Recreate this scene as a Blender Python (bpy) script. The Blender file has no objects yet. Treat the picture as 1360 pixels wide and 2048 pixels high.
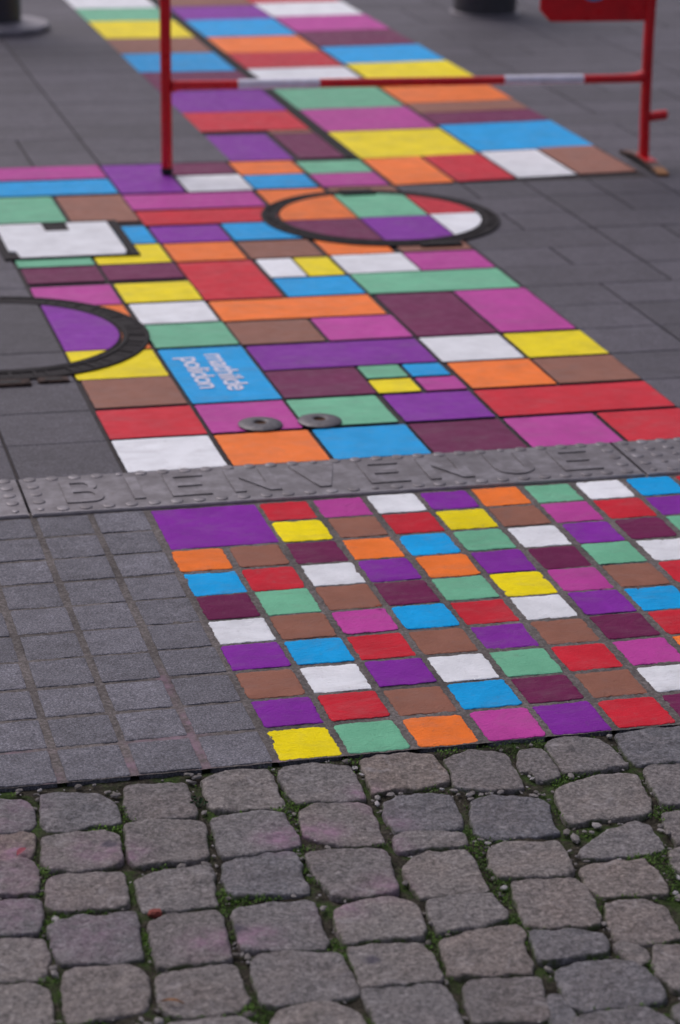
import bpy, bmesh, math, random
import numpy as np
from mathutils import Vector, Matrix, noise
random.seed(7)
R = math.radians
S = 1.55            # metres per paving unit (the camera stands 1.55 m above the pavement)
scene = bpy.context.scene
COL = scene.collection

# ------------------------------------------------------------------ camera
def make_camera():
    f, pitch, roll, yaw = 4726.6, R(20.2216), R(-1.4728), R(15.2209)
    cp, sp = math.cos(pitch), math.sin(pitch)
    r = Vector((1, 0, 0)); d = Vector((0, -sp, -cp)); fw = Vector((0, cp, -sp))
    cr, sr = math.cos(roll), math.sin(roll)
    r, d = cr*r + sr*d, -sr*r + cr*d
    rot = Matrix.Rotation(-yaw, 3, 'Z')
    r, d, fw = rot @ r, rot @ d, rot @ fw
    m = Matrix((r, -d, -fw)).transposed().to_4x4()
    m.translation = Vector((0, 0, S))
    cam = bpy.data.cameras.new('camera'); o = bpy.data.objects.new('camera', cam); COL.objects.link(o)
    o.matrix_world = m
    cam.sensor_fit = 'VERTICAL'; cam.sensor_height = 23.6; cam.sensor_width = 15.67
    cam.lens = f/2048*23.6
    cam.clip_start = .05; cam.clip_end = 500
    cam.dof.use_dof = True; cam.dof.focus_distance = FOCUS; cam.dof.aperture_fstop = FSTOP
    cam.dof.aperture_blades = 8
    scene.camera = o
FOCUS, FSTOP = 3.70, 2.9
make_camera()

# ------------------------------------------------------------------ overcast daylight
SUN_EL, SUN_AZ = R(52), R(-25)          # azimuth measured from +Y towards +X
w = bpy.data.worlds.new('World'); scene.world = w; w.use_nodes = True
wt = w.node_tree; wt.nodes.clear()
sky = wt.nodes.new('ShaderNodeTexSky'); sky.sky_type = 'NISHITA'; sky.sun_disc = False
sky.sun_elevation = SUN_EL; sky.sun_rotation = SUN_AZ; sky.air_density = 1.0; sky.dust_density = 5.0; sky.ozone_density = 1.0
hs = wt.nodes.new('ShaderNodeHueSaturation'); hs.inputs['Saturation'].default_value = .55
bg = wt.nodes.new('ShaderNodeBackground'); bg.inputs['Strength'].default_value = .1
wo = wt.nodes.new('ShaderNodeOutputWorld')
wt.links.new(sky.outputs[0], hs.inputs['Color']); tn = wt.nodes.new('ShaderNodeVectorMath'); tn.operation = 'MULTIPLY'; tn.inputs[1].default_value = (1.03, .975, 1.06)   # camera's cool, slightly magenta daylight
wt.links.new(hs.outputs[0], tn.inputs[0]); wt.links.new(tn.outputs[0], bg.inputs['Color']); wt.links.new(bg.outputs[0], wo.inputs[0])
sl = bpy.data.lights.new('sun', 'SUN'); sl.energy = .8; sl.angle = R(35); sl.color = (1, .97, .93)
so = bpy.data.objects.new('sun', sl); COL.objects.link(so)
sd = Vector((math.sin(SUN_AZ)*math.cos(SUN_EL), math.cos(SUN_AZ)*math.cos(SUN_EL), math.sin(SUN_EL)))
so.rotation_euler = sd.to_track_quat('Z', 'Y').to_euler()
scene.view_settings.view_transform = 'Standard'; scene.view_settings.look = 'None'
scene.view_settings.exposure = 0.12; scene.view_settings.gamma = 1.0

# ------------------------------------------------------------------ node helpers
class N:
    def __init__(s, name):
        s.m = bpy.data.materials.new(name); s.m.use_nodes = True; s.t = s.m.node_tree; s.t.nodes.clear()
        s.out = s.t.nodes.new('ShaderNodeOutputMaterial'); s.b = s.t.nodes.new('ShaderNodeBsdfPrincipled')
        s.t.links.new(s.b.outputs[0], s.out.inputs[0])
        tc = s.t.nodes.new('ShaderNodeTexCoord'); oi = s.t.nodes.new('ShaderNodeObjectInfo')
        mul = s.t.nodes.new('ShaderNodeVectorMath'); mul.operation = 'MULTIPLY_ADD'
        cmb = s.t.nodes.new('ShaderNodeCombineXYZ')
        for i in range(3): s.t.links.new(oi.outputs['Random'], cmb.inputs[i])
        s.t.links.new(cmb.outputs[0], mul.inputs[0]); mul.inputs[1].default_value = (37, 91, 53)
        s.t.links.new(tc.outputs['Object'], mul.inputs[2])
        s.vec = mul.outputs[0]; s.rand = oi.outputs['Random']
    def L(s, a, b): s.t.links.new(a, b)
    def noise(s, scale, detail=3, rough=.5, vec=None, dist=0):
        n = s.t.nodes.new('ShaderNodeTexNoise'); n.inputs['Scale'].default_value = scale
        n.inputs['Detail'].default_value = detail; n.inputs['Roughness'].default_value = rough; n.inputs['Distortion'].default_value = dist
        s.L(vec or s.vec, n.inputs['Vector']); return n.outputs['Fac']
    def voro(s, scale, feat='F1'):
        n = s.t.nodes.new('ShaderNodeTexVoronoi'); n.inputs['Scale'].default_value = scale; n.feature = feat
        s.L(s.vec, n.inputs['Vector']); return n
    def mapping(s, rot, sc):
        n = s.t.nodes.new('ShaderNodeMapping'); n.inputs['Rotation'].default_value = rot; n.inputs['Scale'].default_value = sc
        s.L(s.vec, n.inputs['Vector']); return n.outputs[0]
    def ramp(s, fac, stops):
        n = s.t.nodes.new('ShaderNodeValToRGB'); e = n.color_ramp.elements
        while len(e) < len(stops): e.new(.5)
        for i, (p, c) in enumerate(stops):
            e[i].position = p; e[i].color = (c if hasattr(c, '__len__') else (c, c, c)) + (() if hasattr(c, '__len__') and len(c) == 4 else (1,)) if hasattr(c, '__len__') else (c, c, c, 1)
        s.L(fac, n.inputs[0]); return n.outputs[0]
    def mix(s, fac, a, b, mode='MIX'):
        n = s.t.nodes.new('ShaderNodeMix'); n.data_type = 'RGBA'; n.blend_type = mode
        for v, i in ((fac, 0), (a, 6), (b, 7)):
            if isinstance(v, (int, float)): n.inputs[i].default_value = v
            elif isinstance(v, tuple): n.inputs[i].default_value = v if len(v) == 4 else v + (1,)
            else: s.L(v, n.inputs[i])
        return n.outputs[2]
    def math(s, op, a, b=0.5):
        n = s.t.nodes.new('ShaderNodeMath'); n.operation = op
        for v, i in ((a, 0), (b, 1)):
            if isinstance(v, (int, float)): n.inputs[i].default_value = v
            else: s.L(v, n.inputs[i])
        return n.outputs[0]
    def attr(s, name):
        n = s.t.nodes.new('ShaderNodeAttribute'); n.attribute_name = name; return n.outputs['Fac']
    def bump(s, h, dist, strength=1, prev=None):
        n = s.t.nodes.new('ShaderNodeBump'); n.inputs['Distance'].default_value = dist; n.inputs['Strength'].default_value = strength
        s.L(h, n.inputs['Height'])
        if prev: s.L(prev, n.inputs['Normal'])
        return n.outputs[0]
    def fin(s, color=None, rough=.5, normal=None, metal=0, spec=None):
        if color is not None:
            if isinstance(color, tuple): s.b.inputs['Base Color'].default_value = color + (1,)
            else: s.L(color, s.b.inputs['Base Color'])
        if isinstance(rough, (int, float)): s.b.inputs['Roughness'].default_value = rough
        else: s.L(rough, s.b.inputs['Roughness'])
        if normal: s.L(normal, s.b.inputs['Normal'])
        s.b.inputs['Metallic'].default_value = metal
        if spec is not None: s.b.inputs['Specular IOR Level'].default_value = spec
        return s.m

PAINT = dict(yellow=(.93, .76, .0), purple=(.23, .020, .35), red=(.58, .016, .034), mint=(.17, .50, .31),
             orange=(.92, .205, .030), blue=(.0, .37, .80), brown=(.29, .125, .085), maroon=(.155, .012, .075),
             pink=(.50, .055, .33), white=(.82, .845, .88))
def paint_material(name, c, coarse):
    n = N(name + ('_paint_on_setts' if coarse else '_paint_on_slabs'))
    v = n.ramp(n.noise(14, 4, .6), [(.3, .86), (.7, 1.06)])
    col = n.mix(1, c, v, 'MULTIPLY')
    tone = n.ramp(n.rand, [(0, .92), (1, 1.06)])
    col = n.mix(1, col, tone, 'MULTIPLY')
    wear = n.ramp(n.noise(1, 6, .72, n.mapping((0, 0, R(20)), (5, 13, 5)), 1.5), [(.50, 0.0), (.72, .22)])
    col = n.mix(wear, col, (.20, .18, .18))
    # scuffs and specks of trodden dirt
    dirt = n.ramp(n.noise(60, 5, .7), [(.60, 0.0), (.78, .35)])
    col = n.mix(dirt, col, (.16, .14, .14))
    spk = n.ramp(n.noise(420, 2, .6), [(.70, 0.0), (.80, .5 if coarse else .3)])
    col = n.mix(spk, col, (.10, .09, .09))
    brush = n.noise(1, 3, .6, n.mapping((0, 0, R(35)), (90, 420, 90)))
    grain = n.noise(260 if coarse else 420, 4, .65)
    nb = n.bump(brush, .0026 if coarse else .0008, .9)
    nb = n.bump(grain, .0020 if coarse else .0006, .7, nb)
    rg = n.ramp(n.noise(35, 3), [(.3, .60), (.7, .75)] if coarse else [(.3, .44), (.7, .60)])
    return n.fin(col, rg, nb, spec=.10 if coarse else .15)
PM = {(k, c): paint_material(k, v, c) for k, v in PAINT.items() for c in (True, False)}

def granite(name, dark, mid, light, bump=.0012, sc=1.0, rough=.75, tone=None):
    n = N(name)
    f = n.noise(330*sc, 5, .75)
    col = n.ramp(f, [(.30, dark), (.50, mid), (.68, light)])
    big = n.ramp(n.noise(9, 4, .6), [(.25, .78), (.75, 1.16)])
    col = n.mix(1, col, big, 'MULTIPLY')
    col = n.mix(1, col, n.ramp(n.rand, [(0, .86), (1, 1.14)]), 'MULTIPLY')
    if tone: col = n.mix(1, col, n.ramp(n.attr(tone), [(0, .80), (1, 1.22)]), 'MULTIPLY')
    mot = n.ramp(n.noise(38, 4, .7), [(.35, .82), (.65, 1.16)]); col = n.mix(1, col, mot, 'MULTIPLY')
    spk = n.ramp(n.noise(700*sc, 2, .5), [(.66, 0.0), (.74, .8)])
    col = n.mix(spk, col, tuple(min(1, x*1.7) for x in light))
    nb = n.bump(n.noise(60*sc, 3, .6), bump*2.5, .6)
    nb = n.bump(n.noise(230*sc, 4, .7), bump, .9, nb)
    return n.fin(col, rough, nb, spec=.4)
M = {}
M['sett'] = granite('grey_sett_granite', (.032, .032, .040), (.110, .109, .130), (.27, .268, .31), .0022, .95)
M['slab'] = granite('grey_slab_granite', (.017, .016, .022), (.058, .054, .068), (.145, .136, .168), .0010, .8, .66, 'slab_tone')

def cobble_mat():
    n = N('cobble_granite')
    f = n.noise(150, 6, .85)
    col = n.ramp(f, [(.32, (.040, .038, .038)), (.48, (.138, .132, .130)), (.62, (.28, .27, .27)), (.74, (.44, .43, .43))])
    warm = n.ramp(n.noise(11, 4, .6), [(.45, 0.0), (.72, .30)])
    col = n.mix(warm, col, n.mix(1, col, (1.12, .92, .80), 'MULTIPLY'))
    tint = n.ramp(n.rand, [(0, (.74, .77, .86)), (.3, (1.12, 1.06, 1.02)), (.6, (.84, .80, .80)), (.8, (1.0, 1.0, 1.04)), (1, (1.08, .93, .82))])
    col = n.mix(1, col, tint, 'MULTIPLY')
    pale = n.ramp(n.noise(22, 6, .75, dist=1.2), [(.56, 0.0), (.70, .55)])
    col = n.mix(pale, col, (.36, .34, .35))
    dk = n.ramp(n.noise(30, 5, .75), [(.54, 0.0), (.70, .5)])
    col = n.mix(dk, col, (.06, .055, .06))
    st = n.math('MULTIPLY', n.attr('stain'), n.ramp(n.noise(45, 4, .6), [(.35, .1), (.65, .8)]))
    col = n.mix(st, col, (.34, .17, .29))
    bl = n.attr('blot'); col = n.mix(bl, col, (.055, .05, .07))
    rim = n.math('MULTIPLY', n.attr('rim'), n.ramp(n.noise(30, 4, .7), [(.45, 0.0), (.6, .9)]))
    col = n.mix(rim, col, (.055, .075, .022))
    nb = n.bump(n.noise(50, 6, .7), .008, .85)
    nb = n.bump(n.noise(240, 4, .7), .0016, .9, nb)
    return n.fin(col, .78, nb, spec=.35)
M['cobble'] = cobble_mat()

def mortar():
    n = N('mortar')
    f = n.noise(190, 6, .75)
    col = n.ramp(f, [(.3, (.045, .039, .037)), (.5, (.115, .102, .097)), (.7, (.24, .22, .215))])
    big = n.ramp(n.noise(7, 4, .6), [(.3, .62), (.7, 1.25)])
    col = n.mix(1, col, big, 'MULTIPLY')
    st = n.math('MULTIPLY', n.attr('stain'), n.ramp(n.noise(60, 4), [(.35, .1), (.65, .7)]))
    col = n.mix(st, col, (.28, .18, .24))
    nb = n.bump(f, .002, .9)
    return n.fin(col, .85, nb, spec=.25)
M['mortar'] = mortar()
def joint():
    n = N('slab_joint'); f = n.noise(160, 5, .7)
    return n.fin(n.ramp(f, [(.3, (.034, .031, .033)), (.7, (.085, .077, .078))]), .9, n.bump(f, .002, .8), spec=.2)
M['joint'] = joint()
def earth():
    n = N('mossy_earth'); f = n.noise(150, 6, .75)
    col = n.ramp(f, [(.3, (.008, .007, .006)), (.5, (.030, .026, .018)), (.7, (.10, .09, .07))])
    g = n.ramp(n.noise(16, 4, .65), [(.48, 0.0), (.62, .8)])
    gc = n.ramp(n.noise(240, 3, .6), [(.35, (.012, .025, .004)), (.65, (.050, .105, .012))])
    col = n.mix(g, col, gc)
    return n.fin(col, .9, n.bump(f, .004, .9), spec=.2)
M['earth'] = earth()
def moss():
    n = N('moss'); col = n.ramp(n.attr('tone'), [(0, (.020, .042, .006)), (.55, (.060, .135, .010)), (1, (.13, .27, .02))])
    return n.fin(col, .7, spec=.3)
M['moss'] = moss()
def chips():
    n = N('stone_chips'); col = n.ramp(n.attr('tone'), [(0, (.07, .062, .058)), (.5, (.20, .185, .18)), (1, (.42, .41, .43))])
    col = n.mix(n.ramp(n.noise(300, 3), [(.5, 0.0), (.7, .4)]), col, (.08, .08, .07))
    return n.fin(col, .75, n.bump(n.noise(300, 3), .001, .6), spec=.35)
M['chips'] = chips()
def steel():
    n = N('worn_steel')
    f = n.noise(22, 5, .65); g = n.noise(260, 3, .6)
    col = n.ramp(f, [(.28, (.10, .093, .10)), (.5, (.155, .146, .158)), (.74, (.26, .25, .27))])
    rust = n.ramp(n.noise(48, 5, .7), [(.62, 0.0), (.75, .45)])
    col = n.mix(rust, col, (.11, .075, .06))
    rg = n.ramp(f, [(.3, .55), (.7, .44)])
    nb = n.bump(g, .0003, .4); nb = n.bump(f, .0006, .3, nb)
    return n.fin(col, rg, nb, metal=.62)
M['steel'] = steel()
M['edge'] = None
def iron():
    n = N('cast_iron'); f = n.noise(120, 5, .7)
    col = n.ramp(f, [(.3, (.006, .005, .006)), (.6, (.020, .017, .019)), (.8, (.075, .05, .045))])
    return n.fin(col, .75, n.bump(f, .0015, .8), spec=.22)
M['iron'] = iron()
def rusty():
    n = N('rusty_iron'); f = n.noise(70, 5, .75)
    return n.fin(n.ramp(f, [(.35, (.012, .009, .009)), (.55, (.060, .038, .032)), (.75, (.16, .11, .10))]), .85, n.bump(f, .004, .9), spec=.2)
M['rusty'] = rusty()
def disc_metal():
    n = N('dull_disc_metal'); f = n.noise(90, 5, .7)
    col = n.ramp(f, [(.3, (.05, .048, .054)), (.6, (.11, .105, .115)), (.8, (.20, .18, .18))])
    return n.fin(col, .48, n.bump(f, .0008, .6), metal=.6)
M['disc'] = disc_metal()
def simple(name, c, rough, metal=0, var=.15, sc=30, spec=.5, bd=.0003):
    n = N(name); f = n.noise(sc, 4, .6)
    col = n.mix(1, c, n.ramp(f, [(.3, 1-var), (.7, 1+var)]), 'MULTIPLY')
    return n.fin(col, rough, n.bump(n.noise(200, 3), bd, .5), metal=metal, spec=spec)
M['edge'] = simple('bright_worn_edge', (.30, .28, .30), .45, .35, .2, 60)
M['rust'] = simple('rusty_hole', (.10, .045, .02), .85)
M['black'] = simple('black_gap', (.008, .008, .009), .8)
def red_lacquer():
    n = N('red_lacquer'); f = n.noise(18, 4, .6)
    col = n.mix(1, (.66, .006, .014), n.ramp(f, [(.3, .8), (.7, 1.1)]), 'MULTIPLY')
    chip = n.ramp(n.noise(80, 4, .7), [(.70, 0.0), (.76, .7)]); col = n.mix(chip, col, (.10, .03, .02))
    return n.fin(col, n.ramp(n.noise(40, 3), [(.3, .25), (.7, .42)]), n.bump(n.noise(90, 3), .0006, .4))
M['red'] = red_lacquer()
M['sleeve'] = simple('white_reflective_sleeve', (.74, .73, .84), .5)
M['rubber'] = simple('black_rubber', (.012, .012, .012), .7)
M['signblue'] = simple('sign_blue', (.02, .30, .60), .35)
M['signwhite'] = simple('sign_white', (.75, .76, .8), .4)
M['footmetal'] = simple('worn_foot_metal', (.13, .075, .06), .5, .3, .5, 40)
M['ochre'] = simple('ochre_worn_tip', (.34, .15, .045), .6, 0, .35, 60)
M['pole'] = simple('dark_pole_paint', (.035, .034, .042), .45, 0, .2)
M['poleplate'] = simple('pole_plate_metal', (.24, .225, .25), .5, .3, .3)
M['lettering'] = simple('white_lettering', (.62, .64, .78), .5, 0, .06)
M['brick'] = simple('brick_chip', (.18, .035, .025), .85, 0, .3, 120)
M['petal'] = simple('pink_petal', (.45, .09, .13), .6, 0, .2)
M['leafy'] = simple('orange_leaf', (.45, .10, .02), .6, 0, .3)
M['clover'] = simple('clover_green', (.05, .16, .06), .6, 0, .2)

# ------------------------------------------------------------------ object helpers
def tag(o, label=None, cat=None, group=None, kind=None):
    if label: o['label'] = label
    if cat: o['category'] = cat
    if group: o['group'] = group
    if kind: o['kind'] = kind
    return o
def link(name, me, mat, parent=None, loc=(0, 0, 0)):
    o = bpy.data.objects.new(name, me); COL.objects.link(o); o.location = loc
    if mat is not None:
        for m_ in (mat if isinstance(mat, (list, tuple)) else [mat]): me.materials.append(m_)
    if parent: o.parent = parent
    return o
def empty(name, loc):
    o = bpy.data.objects.new(name, None); COL.objects.link(o); o.location = loc; o.empty_display_size = .05; return o
def smooth(me, on=True, ang=None):
    me.polygons.foreach_set('use_smooth', [on]*len(me.polygons))

def rect_outline(x0, x1, y0, y1, r, step, amp, seed, skew=0):
    pts = []
    cs = [(x1-r, y0+r, -90), (x1-r, y1-r, 0), (x0+r, y1-r, 90), (x0+r, y0+r, 180)]
    corner = []
    for cx, cy, a in cs:
        corner.append([(cx+r*math.cos(R(a+t)), cy+r*math.sin(R(a+t))) for t in (0, 22, 45, 68, 90)])
    for i in range(4):
        pts += corner[i]
        a, b = corner[i][-1], corner[(i+1) % 4][0]
        L = math.hypot(b[0]-a[0], b[1]-a[1]); n = max(1, int(L/step))
        pts += [(a[0]+(b[0]-a[0])*k/n, a[1]+(b[1]-a[1])*k/n) for k in range(1, n)]
    out = []
    for x, y in pts:
        nx = .75*noise.noise(Vector((x*70, y*70, seed*3.1))) + .8*noise.noise(Vector((x*330, y*330, seed*1.7)))
        ny = .75*noise.noise(Vector((x*70+9, y*70, seed*5.3))) + .8*noise.noise(Vector((x*330+4, y*330, seed*2.7)))
        out.append((x+amp*nx, y+amp*ny+skew*(x-x0)))
    return out

def smooth_poly(p, it=2):
    for _ in range(it):
        q = []
        for i in range(len(p)):
            a, b = p[i], p[(i+1) % len(p)]
            q += [(a[0]*.8+b[0]*.2, a[1]*.8+b[1]*.2), (a[0]*.2+b[0]*.8, a[1]*.2+b[1]*.8)]
        p = q
    return p
def resample(p, step):
    P = [Vector(q) for q in p]; L = [0]
    for i in range(len(P)): L.append(L[-1]+(P[(i+1) % len(P)]-P[i]).length)
    n = max(12, int(L[-1]/step)); out = []; j = 0
    for k in range(n):
        t = L[-1]*k/n
        while L[j+1] < t: j += 1
        a, b = P[j], P[(j+1) % len(P)]; f = (t-L[j])/max(1e-9, L[j+1]-L[j])
        q = a.lerp(b, f); out.append((q.x, q.y))
    return out

def stone_mesh(name, outline, prof, topfn, sharp=None, side=False):
    """rings running in from the outline; prof = [(inset metres or fraction of the way to the middle, z)]"""
    c = Vector((sum(p[0] for p in outline)/len(outline), sum(p[1] for p in outline)/len(outline)))
    vs = []; n = len(outline)
    for kind, t, z in prof:
        for x, y in outline:
            d = Vector((x, y))-c; l = d.length
            q = c + d*(1-min(t/l, .34) if kind == 'm' else (1-t))
            vs.append((q.x-c.x, q.y-c.y, z + (topfn(q.x, q.y, t if kind == 'f' else 0) if z > -.02 else 0)))
    vs.append((0, 0, prof[-1][2] + topfn(c.x, c.y, 1)))
    fs = []
    for r in range(len(prof)-1):
        for i in range(n):
            j = (i+1) % n
            fs.append((r*n+i, r*n+j, (r+1)*n+j, (r+1)*n+i))
    b = (len(prof)-1)*n
    for i in range(n): fs.append((b+i, b+(i+1) % n, len(vs)-1))
    me = bpy.data.meshes.new(name); me.from_pydata(vs, [], fs); smooth(me); me.update()
    if sharp: me.set_sharp_from_angle(angle=R(sharp))
    if side:                 # the unpainted flank of the stone
        for i in range(n): me.polygons[i].material_index = 1
    return me, (c.x, c.y, 0)

def extrude_poly(name, pts, z0, z1, mat, parent=None, bevel=0, loc=(0, 0, 0)):
    bm = bmesh.new()
    vs = [bm.verts.new((x, y, z0)) for x, y in pts]; f = bm.faces.new(vs)
    if f.normal.z > 0: f.normal_flip()
    r = bmesh.ops.extrude_face_region(bm, geom=[f])
    for v in r['geom']:
        if isinstance(v, bmesh.types.BMVert): v.co.z = z1
    bmesh.ops.recalc_face_normals(bm, faces=bm.faces)
    if bevel:
        es = [e for e in bm.edges if all(abs(v.co.z-z1) < 1e-6 for v in e.verts)]
        bmesh.ops.bevel(bm, geom=es, offset=bevel, segments=2, affect='EDGES')
    me = bpy.data.meshes.new(name); bm.to_mesh(me); bm.free()
    return link(name, me, mat, parent, loc)

def lathe_bm(bm, prof, seg, cx=0, cy=0, closed=False):
    rings = []
    for r, z in prof:
        rings.append([bm.verts.new((cx+r*math.cos(2*math.pi*i/seg), cy+r*math.sin(2*math.pi*i/seg), z)) for i in range(seg)])
    k = len(rings)
    for a in range(k if closed else k-1):
        A, B = rings[a], rings[(a+1) % k]
        for i in range(seg):
            bm.faces.new((A[i], A[(i+1) % seg], B[(i+1) % seg], B[i]))
    return rings
def bm_obj(name, bm, mat, parent=None, loc=(0, 0, 0), sm=True, angle=None):
    bmesh.ops.recalc_face_normals(bm, faces=bm.faces)
    me = bpy.data.meshes.new(name); bm.to_mesh(me); bm.free()
    if sm:
        smooth(me)
        try: me.set_sharp_from_angle(angle=R(angle or 40))
        except Exception: pass
    return link(name, me, mat, parent, loc)
def tube_bm(bm, pts, r, seg=20, cap=True):
    P = [Vector(p) for p in pts]; rings = []
    for i, p in enumerate(P):
        t = (P[min(i+1, len(P)-1)]-P[max(i-1, 0)]).normalized()
        a = t.orthogonal().normalized() if i == 0 else (prev - t*prev.dot(t)).normalized()
        prev = a; b = t.cross(a)
        rr = r[i] if hasattr(r, '__len__') else r
        rings.append([bm.verts.new(p+(a*math.cos(2*math.pi*k/seg)+b*math.sin(2*math.pi*k/seg))*rr) for k in range(seg)])
    for A, B in zip(rings, rings[1:]):
        for k in range(seg): bm.faces.new((A[k], A[(k+1) % seg], B[(k+1) % seg], B[k]))
    if cap: bm.faces.new(rings[0][::-1]); bm.faces.new(rings[-1])
def box_bm(bm, x0, x1, y0, y1, z0, z1):
    v = [bm.verts.new(c) for c in ((x0, y0, z0), (x1, y0, z0), (x1, y1, z0), (x0, y1, z0), (x0, y0, z1), (x1, y0, z1), (x1, y1, z1), (x0, y1, z1))]
    for f in ((3, 2, 1, 0), (4, 5, 6, 7), (0, 1, 5, 4), (1, 2, 6, 5), (2, 3, 7, 6), (3, 0, 4, 7)): bm.faces.new([v[i] for i in f])
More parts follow.
